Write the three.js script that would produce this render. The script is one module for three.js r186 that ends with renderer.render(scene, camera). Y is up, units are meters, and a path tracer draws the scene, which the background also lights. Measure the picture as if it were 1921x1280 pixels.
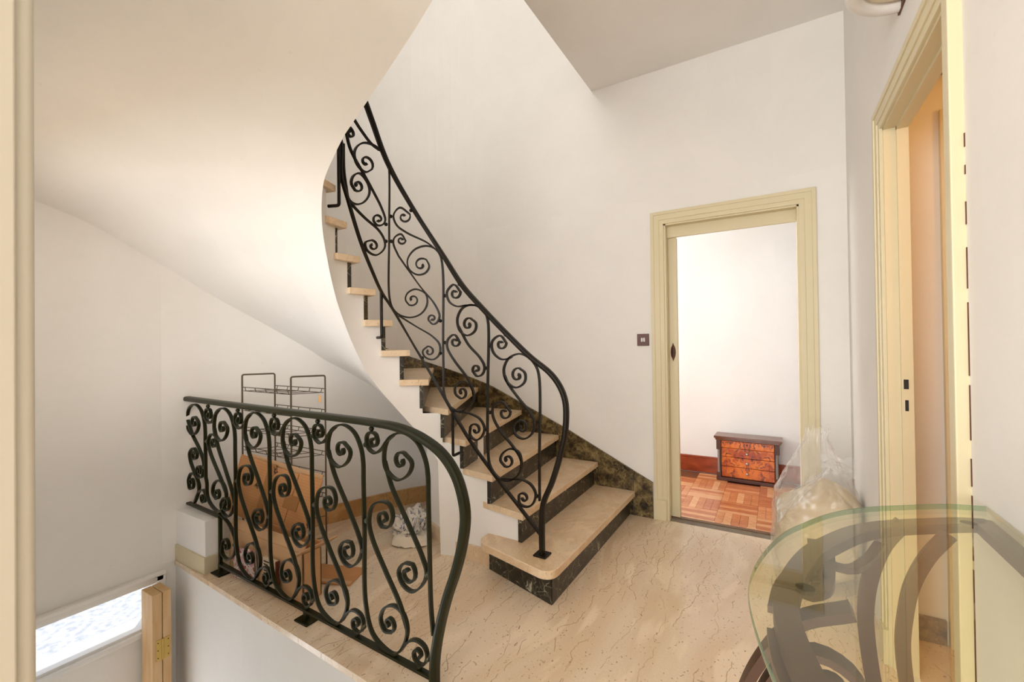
import * as THREE from 'three';
import { RoundedBoxGeometry } from 'three/addons/geometries/RoundedBoxGeometry.js';
import { mergeGeometries, toCreasedNormals, mergeVertices } from 'three/addons/utils/BufferGeometryUtils.js';
import { ImprovedNoise } from 'three/addons/math/ImprovedNoise.js';
import { RectAreaLightUniformsLib } from 'three/addons/lights/RectAreaLightUniformsLib.js';

// ------------------------------------------------------------------ camera, sky, lights, exposure
RectAreaLightUniformsLib.init();
const scene = new THREE.Scene();
const camera = new THREE.PerspectiveCamera(75.58, 1921 / 1280, 0.02, 100);
camera.position.set(0, 1.22, 0);
camera.rotation.set(0.008527, 0.540316, -0.012522, 'YXZ');
const renderer = new THREE.WebGLRenderer({ antialias: true });
renderer.toneMapping = THREE.LinearToneMapping;
renderer.toneMappingExposure = 1.52;
renderer.shadowMap.enabled = true;
scene.background = new THREE.Color(0.95, 1.05, 1.2).multiplyScalar(0.9);

const sun = new THREE.DirectionalLight(new THREE.Color(1, 0.95, 0.86), 1.25);
sun.position.set(-10, 12, -5.5); sun.target.position.set(-4, -0.5, -1);
sun.castShadow = true; sun.shadow.radius = 1;
Object.assign(sun.shadow.camera, { left: -12, right: 12, top: 12, bottom: -12, near: 0.5, far: 60 });
sun.shadow.mapSize.set(2048, 2048);
scene.add(sun, sun.target);

function daylight(w, h, color, intensity, pos, target) {           // soft sky light standing in a wall opening
  const l = new THREE.RectAreaLight(color, intensity, w, h);
  l.position.set(...pos); l.lookAt(...target); scene.add(l); return l;
}
const DAY = new THREE.Color(1, 0.988, 0.975);
daylight(3.0, 2.55, DAY, 4.3, [-1.4, 1.36, 3.42], [-1.4, 1.4, 0]);              // window of the room behind
daylight(2.4, 1.7, DAY, 5.7, [-1.7, 4.85, 3.42], [-1.7, 4.2, 0]);             // window of the upper landing
daylight(1.0, 1.6, new THREE.Color(1, 0.99, 0.98), 6.0, [-2.57, 1.5, -3.88], [0, 1.3, -3.88]);  // window of the next room
daylight(0.9, 1.1, DAY, 1.7, [-2.985, -1.35, -0.62], [0, -1.3, -0.75]);       // fill light in an added, unseen lower opening of the stairwell

// ------------------------------------------------------------------ helpers
let seed = 7;
const rnd = () => { seed = (seed * 1664525 + 1013904223) >>> 0; return seed / 4294967296; };
const V = (x, y, z) => new THREE.Vector3(x, y, z);
const N3 = new ImprovedNoise();
const noise = (x, y, z = 0) => N3.noise(x, y, z);
function fbm(x, y, z, o = 4) { let a = 0, k = 1; for (let i = 0; i < o; i++) { a += noise(x, y, z + i * 7.3) * k; x *= 2.03; y *= 2.03; k *= 0.5; } return a; }
const lerp = (a, b, t) => a + (b - a) * t, clamp = (v, a = 0, b = 1) => Math.min(b, Math.max(a, v));
const sm = (a, b, v) => { const t = clamp((v - a) / (b - a)); return t * t * (3 - 2 * t); };
const used = {};
function numbered(n) { if (!(n in used)) { used[n] = 0; return n; } return n + '_' + String(++used[n]).padStart(3, '0'); }
function shade(m) { m.castShadow = m.receiveShadow = true; return m; }
function mesh(name, geo, mat, parent = scene) {
  const m = shade(new THREE.Mesh(geo, mat)); m.name = parent === scene ? numbered(name) : name; parent.add(m); return m;
}
function tag(o, label, category, group) { Object.assign(o.userData, { label, category }); if (group) o.userData.group = group; return o; }
function struct(name, geo, mat, label, category) {
  const m = mesh(name, geo, mat); m.userData.kind = 'structure'; if (label) Object.assign(m.userData, { label, category }); return m;
}
function thing(name, label, category, pos = [0, 0, 0], turn = 0) {
  const g = new THREE.Group(); g.name = numbered(name); g.position.set(...pos); g.rotation.y = turn; scene.add(g); return tag(g, label, category);
}
function part(name, geo, mat, parent, label) { const m = mesh(name, geo, mat, parent); if (label) m.userData.label = label; return m; }
function boxUV(g, s = 1) {                                             // uv in metres, by the way each face points
  g = g.index ? g.toNonIndexed() : g; const p = g.attributes.position, uv = new Float32Array(p.count * 2);
  const a = V(), b = V(), c = V(), n = V();
  for (let i = 0; i < p.count; i += 3) {
    a.fromBufferAttribute(p, i); b.fromBufferAttribute(p, i + 1); c.fromBufferAttribute(p, i + 2);
    n.copy(b).sub(a).cross(c.clone().sub(a)); const x = Math.abs(n.x), y = Math.abs(n.y), z = Math.abs(n.z);
    [a, b, c].forEach((v, k) => { const q = y >= x && y >= z ? [v.x, v.z] : x >= z ? [v.z, v.y] : [v.x, v.y]; uv[(i + k) * 2] = q[0] * s; uv[(i + k) * 2 + 1] = q[1] * s; });
  }
  g.setAttribute('uv', new THREE.BufferAttribute(uv, 2)); return g;
}
const box = (x0, x1, y0, y1, z0, z1) => boxUV(new THREE.BoxGeometry(x1 - x0, y1 - y0, z1 - z0).translate((x0 + x1) / 2, (y0 + y1) / 2, (z0 + z1) / 2));
const rbox = (x0, x1, y0, y1, z0, z1, r = 0.004, seg = 2) => boxUV(new RoundedBoxGeometry(x1 - x0, y1 - y0, z1 - z0, seg, r).translate((x0 + x1) / 2, (y0 + y1) / 2, (z0 + z1) / 2));
function shapeOf(pts) { const s = new THREE.Shape(); pts.forEach(([x, y], i) => (i ? s.lineTo(x, y) : s.moveTo(x, y))); s.closePath(); return s; }
function extr(pts, depth, holes = [], opt = {}) {
  const s = shapeOf(pts); holes.forEach((h) => s.holes.push(shapeOf(h)));
  return new THREE.ExtrudeGeometry(s, { depth, bevelEnabled: false, curveSegments: 12, ...opt });
}
const wallZ = (pts, z0, z1, holes) => boxUV(extr(pts, z1 - z0, holes).translate(0, 0, z0));                                   // pts (x, y)
const wallX = (pts, x0, x1, holes) => boxUV(extr(pts.map(([z, y]) => [-z, y]), x1 - x0, (holes || []).map((h) => h.map(([z, y]) => [-z, y]))).rotateY(Math.PI / 2).translate(x0, 0, 0)); // pts (z, y)
const slabY = (pts, y0, y1, holes) => boxUV(extr(pts.map(([x, z]) => [x, -z]), y1 - y0, (holes || []).map((h) => h.map(([x, z]) => [x, -z]))).rotateX(-Math.PI / 2).translate(0, y0, 0)); // pts (x, z)
const rect = (a, b, c, d) => [[a, c], [b, c], [b, d], [a, d]];
function tube(pts, r, seg = 0, closed = false, rs = 6) {
  const c = new THREE.CatmullRomCurve3(pts.map((p) => (p.isVector3 ? p : V(...p))), closed, 'centripetal');
  return new THREE.TubeGeometry(c, seg || pts.length * 8, r, rs, closed);
}
function wire(pts, r, bend = 0.012) {                                 // straight wire with bent corners
  const P = pts.map((p) => V(...p)), cp = new THREE.CurvePath();
  let last = P[0];
  for (let i = 1; i < P.length; i++) {
    if (i === P.length - 1) { cp.add(new THREE.LineCurve3(last, P[i])); break; }
    const a = P[i].clone().add(P[i - 1].clone().sub(P[i]).setLength(bend)), b = P[i].clone().add(P[i + 1].clone().sub(P[i]).setLength(bend));
    cp.add(new THREE.LineCurve3(last, a)); cp.add(new THREE.QuadraticBezierCurve3(a, P[i], b)); last = b;
  }
  const pp = []; cp.curves.forEach((c, k) => { const n = c.isLineCurve3 ? 1 : 4; for (let i = k ? 1 : 0; i <= n; i++) pp.push(c.getPoint(i / n)); });
  return sweepTube(pp, r);
}
function sweepTube(pp, r, rs = 6) {
  const pos = [], idx = []; let nrm = null;
  pp.forEach((p, i) => {
    const t = (pp[i + 1] || p).clone().sub(pp[i - 1] || p).normalize();
    if (!nrm) nrm = Math.abs(t.y) < 0.9 ? V(0, 1, 0) : V(1, 0, 0);
    nrm = nrm.clone().sub(t.clone().multiplyScalar(nrm.dot(t))).normalize(); const bn = t.clone().cross(nrm);
    for (let k = 0; k < rs; k++) { const a = k / rs * 2 * Math.PI, q = p.clone().addScaledVector(nrm, Math.cos(a) * r).addScaledVector(bn, Math.sin(a) * r); pos.push(q.x, q.y, q.z); }
  });
  for (let i = 0; i < pp.length - 1; i++) for (let k = 0; k < rs; k++) { const a = i * rs + k, b = i * rs + (k + 1) % rs; idx.push(a, a + rs, b, b, a + rs, b + rs); }
  const l = (pp.length - 1) * rs; for (let k = 1; k < rs - 1; k++) idx.push(0, k, k + 1, l, l + k + 1, l + k);
  const g = new THREE.BufferGeometry(); g.setAttribute('position', new THREE.Float32BufferAttribute(pos, 3)); g.setIndex(idx); g.computeVertexNormals();
  g.setAttribute('uv', new THREE.Float32BufferAttribute(new Float32Array(pos.length / 3 * 2), 2)); return g;
}
const merge = (list) => mergeGeometries(list.map((g) => { const h = g.index ? g.toNonIndexed() : g; for (const k of Object.keys(h.attributes)) if (!['position', 'normal', 'uv'].includes(k)) h.deleteAttribute(k); return h; }));
function quads(rows, uvOf) {                                          // a grid of points -> smooth sheet
  const n = rows[0].length, pos = [], uv = [], idx = [];
  rows.forEach((r, i) => r.forEach((p, j) => { pos.push(...p); uv.push(...(uvOf ? uvOf(p, i, j) : [j / (n - 1), i / (rows.length - 1)])); }));
  for (let i = 0; i < rows.length - 1; i++) for (let j = 0; j < n - 1; j++) { const a = i * n + j; idx.push(a, a + n, a + 1, a + 1, a + n, a + n + 1); }
  const g = new THREE.BufferGeometry(); g.setAttribute('position', new THREE.Float32BufferAttribute(pos, 3)); g.setAttribute('uv', new THREE.Float32BufferAttribute(uv, 2)); g.setIndex(idx); g.computeVertexNormals(); return g;
}

// ------------------------------------------------------------------ textures and materials
function tex(w, h, fn, { srgb = true, rep = [1, 1] } = {}) {
  const d = new Uint8Array(w * h * 4);
  for (let y = 0; y < h; y++) for (let x = 0; x < w; x++) { const c = fn(x / w, y / h), i = (y * w + x) * 4; d[i] = clamp(c[0]) * 255; d[i + 1] = clamp(c[1]) * 255; d[i + 2] = clamp(c[2]) * 255; d[i + 3] = 255; }
  const t = new THREE.DataTexture(d, w, h); t.wrapS = t.wrapT = THREE.RepeatWrapping; t.magFilter = THREE.LinearFilter; t.minFilter = THREE.LinearMipmapLinearFilter; t.generateMipmaps = true;
  if (srgb) t.colorSpace = THREE.SRGBColorSpace; t.repeat.set(...rep); t.needsUpdate = true; return t;
}
const mix3 = (a, b, t) => [lerp(a[0], b[0], t), lerp(a[1], b[1], t), lerp(a[2], b[2], t)];
const hex = (h) => [(h >> 16 & 255) / 255, (h >> 8 & 255) / 255, (h & 255) / 255];
const std = (o) => new THREE.MeshStandardMaterial({ roughness: 0.8, ...o });
// plaster: faint roller texture and a few pale patches
const plasterBump = tex(512, 512, (u, v) => { const n = 0.5 + 0.22 * fbm(u * 40, v * 40, 1, 3); return [n, n, n]; }, { srgb: false, rep: [0.8, 0.8] });
const plasterMap = (h, amp) => tex(512, 512, (u, v) => { const n = 1 + amp * fbm(u * 5, v * 5, 3, 4) - (noise(u * 90, v * 90, 9) > 0.72 ? amp * 1.2 : 0); return hex(h).map((c) => c * n); }, { rep: [0.45, 0.45] });
const M = {};
M.plaster = std({ map: plasterMap(0xf3efe9, 0.014), bumpMap: plasterBump, bumpScale: 0.0006, roughness: 0.92 });
M.white = std({ map: plasterMap(0xf1efec, 0.01), roughness: 0.9 });
M.cream = std({ color: 0xdfd2ad, roughness: 0.42 });
M.iron = new THREE.MeshPhysicalMaterial({ color: 0x1d1f08, roughness: 0.38, specularIntensity: 0.55 });  // same iron paint as ironStair; greener light on the landing put into this colour
M.ironStair = new THREE.MeshPhysicalMaterial({ color: 0x181106, roughness: 0.42, specularIntensity: 0.5 });
M.collar = std({ color: 0x4c4a38, roughness: 0.35, metalness: 0.4 });
// beige limestone of floor and treads: cloudy ground, long thin veins running one way, short dark fossil specks
function stamped(w, ground, draw, rep) {
  const d = new Float32Array(w * w * 3);
  for (let y = 0; y < w; y++) for (let x = 0; x < w; x++) d.set(ground(x / w, y / w), (y * w + x) * 3);
  const dot = (x, y, r, c, al) => { const n = Math.ceil(r + 1); for (let j = -n; j <= n; j++) for (let i = -n; i <= n; i++) { const k = al * clamp(r + 0.5 - Math.hypot(i, j)); if (k <= 0) continue; const o = ((((Math.floor(y) + j) % w + w) % w) * w + ((Math.floor(x) + i) % w + w) % w) * 3; for (let q = 0; q < 3; q++) d[o + q] = lerp(d[o + q], c[q], k); } };
  draw(w, dot);
  return tex(w, w, (u, v) => { const o = (Math.min(w - 1, Math.floor(v * w + 0.5)) * w + Math.min(w - 1, Math.floor(u * w + 0.5))) * 3; return [d[o], d[o + 1], d[o + 2]]; }, { rep: [rep, rep] });
}
function limestone(base, pink, dark, vein, nv, ns, rep, along) {
  const cyc = (u, v, f, k) => { const A = 2 * Math.PI; return fbm(Math.cos(u * A) * f + 3, Math.sin(u * A) * f + Math.cos(v * A) * f * along, Math.sin(v * A) * f * along + k, 4); };
  return stamped(1024, (u, v) => { let c = mix3(base, pink, sm(-0.5, 0.6, cyc(u, v, 1.6, 1))); c = mix3(c, base.map((q) => q * 1.05), 0.7 * sm(0.05, 0.5, cyc(u, v, 3.1, 9))); const g = 1 + 0.03 * noise(u * 260, v * 260, 1); return c.map((q) => q * g); }, (w, dot) => {
    for (let n = 0; n < nv; n++) { let x = rnd() * w, y = rnd() * w, a = (rnd() - 0.5) * 0.5; const L = w * (0.12 + 0.4 * rnd()), al = 0.25 + 0.4 * rnd(); for (let t = 0; t < L; t += 0.8) { a += (rnd() - 0.5) * 0.5; a *= 0.93; x += Math.sin(a) * 0.8; y += Math.cos(a) * 0.8; if (noise(t * 0.02, n * 3.7, 2) > -0.22) dot(x, y, 0.55 + 0.4 * noise(t * 0.05, n, 5), vein, al); } }
    for (let n = 0; n < ns; n++) { let x = rnd() * w, y = rnd() * w, a = (rnd() - 0.5) * (rnd() < 0.4 ? 6.28 : 1.6); const L = rnd() < 0.05 ? 5 + rnd() * 9 : 0.8 + rnd() * 3.4, al = 0.15 + 0.45 * rnd() * rnd() + 0.1, c = rnd() < 0.5 ? dark : vein; for (let t = 0; t < L; t += 0.8) { a += (rnd() - 0.5) * 0.5; x += Math.sin(a) * 0.8; y += Math.cos(a) * 0.8; dot(x, y, 0.5 + rnd() * 0.6, c, al); } }
  }, rep);
}
const limeT = limestone(hex(0xead7bc), hex(0xe3c9a8), hex(0x5f4028), hex(0x8c6644), 80, 2400, 0.55, 0.35);
M.floor = std({ map: limeT, roughness: 0.22 });
M.tread = std({ map: limestone(hex(0xe6cdac), hex(0xdec09a), hex(0x7a5636), hex(0xa67c54), 30, 2600, 0.9, 1), roughness: 0.3 });
M.skirt = std({ map: limestone(hex(0xd0a570), hex(0xb98a54), hex(0x4c2f18), hex(0x7c5230), 60, 1500, 0.9, 1), roughness: 0.35 });
function cells(u, v, n, k) {                                           // nearest and second nearest seed on a jittered torus grid
  const x = u * n, y = v * n, ix = Math.floor(x), iy = Math.floor(y); let a = 9, b = 9, id = 0;
  for (let j = -1; j <= 1; j++) for (let i = -1; i <= 1; i++) { const cx = ((ix + i) % n + n) % n, cy = ((iy + j) % n + n) % n, h = Math.sin(cx * 127.1 + cy * 311.7 + k * 74.7) * 43758.5, h2 = Math.sin(cx * 269.5 + cy * 183.3 + k * 41.3) * 24634.6; const dx = ix + i + (h - Math.floor(h)) - x, dy = iy + j + (h2 - Math.floor(h2)) - y, d = Math.hypot(dx, dy); if (d < a) { b = a; a = d; id = h - Math.floor(h); } else if (d < b) b = d; }
  return [b - a, id];
}
const greenT = (k, ground, light, vein, n, amount, fine, rep) => tex(896, 896, (u, v) => {
  const wx = 0.03 * fbm(u * 13, v * 13, k, 3), wy = 0.03 * fbm(u * 13, v * 13, k + 20, 3), [e, id] = cells(u + wx, v + wy, n, k), [e2, id2] = cells(u + wy * 0.7, v + wx * 0.7, n * 3, k + 5), m = fbm(u * 9, v * 9, k + 9, 4);
  let c = mix3(ground, light, clamp(amount * (id * 0.55 + id2 * 0.5 + 0.5 * m)));
  c = mix3(c, vein, fine * (1 - sm(0, 0.13, e2)) * sm(-0.15, 0.3, fbm(u * 8, v * 8, k + 31, 2)));
  c = mix3(c, vein, 0.9 * (1 - sm(0.0, 0.05, e)) * sm(-0.3, 0.15, fbm(u * 9, v * 9, k + 17, 2)));
  return c;
}, { rep: [rep, rep] });
M.greenSkirt = std({ map: greenT(1, hex(0x1c1409), hex(0x86724a), hex(0xb09e6a), 12, 1.05, 0.6, 1.6), roughness: 0.3 });
M.greenRiser = std({ map: greenT(40, hex(0x120e09), hex(0x453d2c), hex(0xc4bfa6), 9, 0.75, 0.5, 1.4), roughness: 0.3 });
M.dark = std({ color: 0x1a120c, roughness: 0.5 });
M.bronze = std({ color: 0x5a2d16, roughness: 0.4, metalness: 0.4 });
M.brass = std({ color: 0xc9a95f, roughness: 0.35, metalness: 0.8 });
M.chrome = std({ color: 0xb9b6b0, roughness: 0.3, metalness: 0.8 });

// ------------------------------------------------------------------ the room
const XL = -3.0, XR = 0.36, ZB = -3.14, YC = 3.115;
const RC = 0.9;                                                      // rounded corner of the stairwell
function innerCorner(n = 20, x = XL, z = ZB, r = RC) { const o = []; for (let i = 0; i <= n; i++) { const a = Math.PI / 2 * i / n; o.push([x + r - r * Math.sin(a), z + r - r * Math.cos(a)]); } return o; } // from the back wall to the left wall
const OX0 = -0.655, OX1 = 0.13, OYT = 2.04;                          // door opening in the back wall
struct('wall_back', wallZ(rect(XL + RC, 0.5, -2.2, 6.1), ZB - 0.14, ZB, [rect(OX0, OX1, 0.0, OYT)]), M.plaster, 'tall pale plaster back wall with doorway behind the staircase', 'wall');
struct('wall_corner', slabY([...innerCorner(), [XL - 0.15, ZB + RC], [XL - 0.15, ZB - 0.14], [XL + RC, ZB - 0.14]], -2.2, 6.1), M.plaster, 'rounded plaster corner of the stairwell', 'wall');
struct('wall_left', wallX(rect(ZB + RC, 3.5, -2.2, 6.1), XL - 0.15, XL, [rect(-1.085, -0.15, -0.335, -0.075), rect(-1.085, -0.15, -1.92, -0.78)]), M.plaster, 'pale plaster wall of the stairwell above the low window', 'wall');  // the lower of both openings is added, out of view, to light the stairwell
struct('wall_right', wallX(rect(-3.28, 3.5, -2.2, 6.1), XR, XR + 0.066, [rect(-2.14, -1.41, 0, 2.02)]), M.plaster, 'pale plaster wall with narrow cream doorway beside glass table', 'wall');
struct('wall_rear', wallZ(rect(XL - 0.15, 0.5, -2.2, 6.1), 3.5, 3.62, [rect(-2.9, 0.1, 0.06, 2.7), rect(-2.9, -0.5, 4.0, 5.7)]), M.plaster, 'plaster wall with two wide windows opposite the staircase', 'wall');
struct('wall_near', wallZ(rect(XL, -1.03, -2.2, 3.4), -0.2, -0.06, [rect(-2.6, -1.4, 0.9, 1.92)]), M.plaster, 'wall with a wide opening added to let fill light into the stairwell', 'wall');  // opening is added, unseen, so light from behind reaches the stairwell
struct('ceiling', slabY([[-1.16, ZB], [XR, ZB], [XR, 3.5], [XL, 3.5], [XL, -0.06], [-0.72, -0.06], [-0.72, -1.3], [-1.16, -1.3]], YC, YC + 0.3), M.plaster, 'pale ceiling ending at the stairwell opening', 'ceiling');
struct('ceiling_upper', slabY(rect(XL - 0.15, 0.5, ZB - 0.14, 3.62), 6.0, 6.12), M.plaster, 'plain ceiling of the upper floor', 'ceiling');
const slabZ = (x) => -1.103 - 0.0448 * (-1.29 - x);
struct('floor', slabY([[XL, ZB], [XR, ZB], [XR, 3.5], [XL, 3.5], [XL, -0.06], [-1.0, -0.06], [-1.0, slabZ(-1.0)], [XL, slabZ(XL)]], -0.025, 0), M.floor, 'polished beige veined marble floor of the landing', 'floor');
struct('wall_landing', slabY([[XL, ZB], [XR, ZB], [XR, 3.5], [-1.0, 3.5], [-1.0, slabZ(-1.0) - 0.004], [XL, slabZ(XL) - 0.004]], -2.2, -0.025), M.white, 'white plaster face below the landing edge', 'wall');
struct('floor_threshold', box(OX0, OX1, -0.026, 0, ZB - 0.095, ZB + 0.0005), M.floor, 'narrow marble strip in the back doorway', 'floor');
struct('floor_lower', slabY(rect(XL, -1.0, -1.3, 0.1), -2.2, -2.1), M.floor, 'lower floor of the stairwell', 'floor');

// ---- staircase -----------------------------------------------------------
const RISE = 0.171;
const F = [null, [-0.941, -1.84], [-1.137, -1.982], [-1.326, -1.984], [-1.506, -1.987], [-1.616, -1.972], [-1.725, -1.93], [-1.808, -1.867], [-1.865, -1.79], [-1.909, -1.71], [-1.934, -1.625], [-1.94, -1.546], [-1.93, -1.47], [-1.905, -1.40], [-1.86, -1.345], [-1.79, -1.31], [-1.70, -1.30], [-1.5, -1.30], [-1.26, -1.30], [-1.02, -1.30], [-0.78, -1.30]];
const T = [null, [-0.876, ZB], [-1.147, ZB], [-1.464, ZB], [-1.796, ZB], [-2.232, ZB], [-2.75, ZB - 0.02], [-3.0, -2.80], [-3.0, -2.42], [-3.0, -2.08], [-3.0, -1.78], [-3.0, -1.48], [-3.0, -1.16], [-3.0, -0.82], [-3.0, -0.38], [-2.62, -0.2], [-2.12, -0.2], [-1.72, -0.2], [-1.4, -0.2], [-1.1, -0.2], [-0.8, -0.2]];
const outerLine = [[0.3, ZB], ...innerCorner(24), [XL, -0.2], [0, -0.2]];
function hitOuter(a, b) {                                             // where the line a -> b meets the stairwell walls
  let best = null; const dx = b[0] - a[0], dz = b[1] - a[1];
  for (let i = 0; i < outerLine.length - 1; i++) {
    const p = outerLine[i], q = outerLine[i + 1], ex = q[0] - p[0], ez = q[1] - p[1], det = dx * ez - dz * ex; if (Math.abs(det) < 1e-9) continue;
    const t = ((p[0] - a[0]) * ez - (p[1] - a[1]) * ex) / det, u = ((p[0] - a[0]) * dz - (p[1] - a[1]) * dx) / det;
    if (t > 0 && u >= -1e-6 && u <= 1 + 1e-6 && (!best || t < best.t)) best = { t, i, p: [a[0] + dx * t, a[1] + dz * t] };
  }
  return best;
}
const W = T.map((t, k) => (t ? hitOuter(F[k], t) : null));
// plan line of the stringer face
const QC = new THREE.CatmullRomCurve3([[-1.10, -2.03], [-1.2, -2.035], [-1.36, -2.037], [-1.5, -2.033], [-1.664, -2.003], [-1.809, -1.92], [-1.914, -1.79], [-1.97, -1.64], [-1.976, -1.52], [-1.945, -1.43], [-1.90, -1.37], [-1.83, -1.328], [-1.73, -1.315], [-1.6, -1.315], [-1.3, -1.315], [-1.0, -1.315], [-0.74, -1.315]].map(([x, z]) => V(x, 0, z)), false, 'centripetal');
const Q = QC.getSpacedPoints(260);
const lineSide = (k, p) => { const f = F[k], w = W[k].p; return -((w[0] - f[0]) * (p.z - f[1]) - (w[1] - f[1]) * (p.x - f[0])) / Math.hypot(w[0] - f[0], w[1] - f[1]); };   // how far p has passed riser line k
const crossAt = [0]; for (let k = 1, i0 = 0; k <= 20; k++) { let best = i0, bd = 1e9; for (let i = i0; i < Q.length; i++) { const d = Math.abs(lineSide(k, Q[i]) - 0.04); if (Math.hypot(Q[i].x - F[k][0], Q[i].z - F[k][1]) < 0.2 && d < bd) { bd = d; best = i; } } crossAt[k] = i0 = best; }
const kOf = (i) => { let k = 1; while (k < 20 && crossAt[k + 1] <= i) k++; return k >= 20 ? 20 : k + clamp((i - crossAt[k]) / Math.max(1, crossAt[k + 1] - crossAt[k]), 0, 0.999); };
const HS = [0, 0.02, 0.05, 0.12, 0.3, 0.50, 0.68, 0.82, 0.95, 1.08, 1.26, 1.46, 1.68, 1.87, 2.01, 2.1, 2.18, 2.32, 2.5, 2.7, 2.92];
const hs = (k) => { const i = Math.min(19, Math.floor(k)); return lerp(HS[i], HS[i + 1], k - i); };
const stairs = thing('curved_staircase', 'curved staircase with beige marble treads and dark green marble risers', 'staircase');
function treadShape(k) {                                              // plan polygon of tread k, over to the next riser line
  const f = F[k], w = W[k], f2 = F[k + 1] || [F[k][0] + 0.26, F[k][1]], w2 = W[k + 1] || { p: [W[k].p[0] + 0.28, W[k].p[1]], i: W[k].i };
  let back;
  if (k === 1) back = [-1.36, -1.99];
  else if (k <= 5) back = [f[0] - 0.285, f[1] - 0.055];
  else { const L = Math.hypot(f2[0] - f[0], f2[1] - f[1]); const ext = 1 + 0.055 / L; back = [f[0] + (f2[0] - f[0]) * ext, f[1] + (f2[1] - f[1]) * ext]; }
  const mid = []; for (let i = w.i + 1; i <= w2.i; i++) mid.push(outerLine[i]);
  const dx = w2.p[0] - f2[0], dz = w2.p[1] - f2[1], l = Math.hypot(dx, dz), nx = -dz / l, nz = dx / l;   // push the back edge under the next riser
  const sgn = ((f[0] - f2[0]) * nx + (f[1] - f2[1]) * nz) > 0 ? -1 : 1, o = 0.05 * sgn;
  const b2 = hitOuter([f2[0] + nx * o, f2[1] + nz * o], [w2.p[0] + nx * o, w2.p[1] + nz * o]);
  return [f, back, b2.p, ...(b2.i >= w2.i ? [] : []), ...mid.filter(([x, z]) => Math.hypot(x - b2.p[0], z - b2.p[1]) > 0.03).reverse(), w.p];
}
const inset = (p, q, d) => { const l = Math.hypot(q[0] - p[0], q[1] - p[1]); return [p[0] + (q[0] - p[0]) * d / l, p[1] + (q[1] - p[1]) * d / l]; };
for (let k = 1; k <= 20; k++) {
  const y = k * RISE, f = F[k], w = W[k].p;
  let g;
  if (k === 1) {                                                      // first tread with a rounded near corner
    const s = new THREE.Shape(), P = (x, z) => [x, -z];
    s.moveTo(...P(-0.876, ZB)); s.lineTo(...P(-0.893, -1.895)); s.quadraticCurveTo(...P(-0.893, -1.818), ...P(-0.962, -1.822)); s.lineTo(...P(-1.33, -1.915)); s.quadraticCurveTo(...P(-1.385, -1.93), ...P(-1.39, -1.99)); s.lineTo(...P(-1.39, -2.2)); s.lineTo(...P(-1.22, -2.2)); s.lineTo(...P(-1.22, ZB));
    g = new THREE.ExtrudeGeometry(s, { depth: 0.034, bevelEnabled: true, bevelThickness: 0.003, bevelSize: 0.003, bevelSegments: 1, curveSegments: 10 }).rotateX(-Math.PI / 2).translate(0, y - 0.037, 0);
  } else {
    const s = shapeOf(treadShape(k).map(([x, z]) => [x, -z]));
    g = new THREE.ExtrudeGeometry(s, { depth: 0.029, bevelEnabled: true, bevelThickness: 0.003, bevelSize: 0.002, bevelSegments: 1 }).rotateX(-Math.PI / 2).translate(0, y - 0.032, 0);
  }
  part('tread', boxUV(g), M.tread, stairs, 'beige marble tread');
  // riser below this tread, set back from the nosing
  const dx = w[0] - f[0], dz = w[1] - f[1], l = Math.hypot(dx, dz); let nx = -dz / l, nz = dx / l;
  const nxt = F[k + 1] || [f[0] + 0.26, f[1]]; if ((nxt[0] - f[0]) * nx + (nxt[1] - f[1]) * nz < 0) { nx = -nx; nz = -nz; }
  const set = 0.03, th = 0.022, a0 = inset(f, w, k === 1 ? 0.03 : k < 5 ? 0.04 : 0.035);
  const A = [a0[0] + nx * set, a0[1] + nz * set], B = [w[0] + nx * set, w[1] + nz * set], A2 = [A[0] + nx * th, A[1] + nz * th], B2 = [B[0] + nx * th, B[1] + nz * th];
  const y0 = (k - 1) * RISE, y1 = y - 0.033;
  if (k === 1) {
    part('riser', slabY([[-0.912, ZB], [-0.915, -1.862], [-0.937, -1.868], [-0.934, ZB]], 0, 0.134), M.greenRiser, stairs, 'dark green veined marble riser');
    part('end_panel', slabY([[-0.9165, -1.8575], [-1.357, -1.992], [-1.357, -2.04], [-0.94, -1.905]], 0, 0.134), M.greenRiser, stairs, 'dark green veined marble end panel');
    part('core', slabY([[-0.936, ZB], [-0.936, -1.9], [-1.34, -2.03], [-1.34, -2.1], [-1.3, ZB]], 0, 0.13), M.dark, stairs);
  } else part('riser', slabY([A, B, B2, A2], y0, y1), M.greenRiser, stairs, 'dark green veined marble riser');
}
{ // stringer face with stepped top, running down to the floor under the first steps
  const pos = [], idx = []; const add = (p, y) => { pos.push(p.x, y, p.z); return pos.length / 3 - 1; };
  for (let i = 0; i < Q.length - 1; i++) {
    const a = Q[i], b = Q[i + 1], km = kOf(i);
    const top = Math.floor(km + 1e-6) * RISE - 0.03 , ka = kOf(i), kb = kOf(i + 1);
    const ba = ka < 5.2 ? 0 : hs(ka), bb = kb < 5.2 ? 0 : hs(kb);
    const v = [add(a, ba), add(b, bb), add(b, Math.max(top, bb)), add(a, Math.max(top, ba))]; idx.push(v[0], v[1], v[2], v[0], v[2], v[3]);
  }
  const g = new THREE.BufferGeometry(); g.setAttribute('position', new THREE.Float32BufferAttribute(pos, 3)); g.setIndex(idx);
  const gg = boxUV(g); gg.computeVertexNormals(); part('stringer', mergeVertices(gg), M.plaster, stairs, 'white plaster stringer with stepped edge');
}
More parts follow.
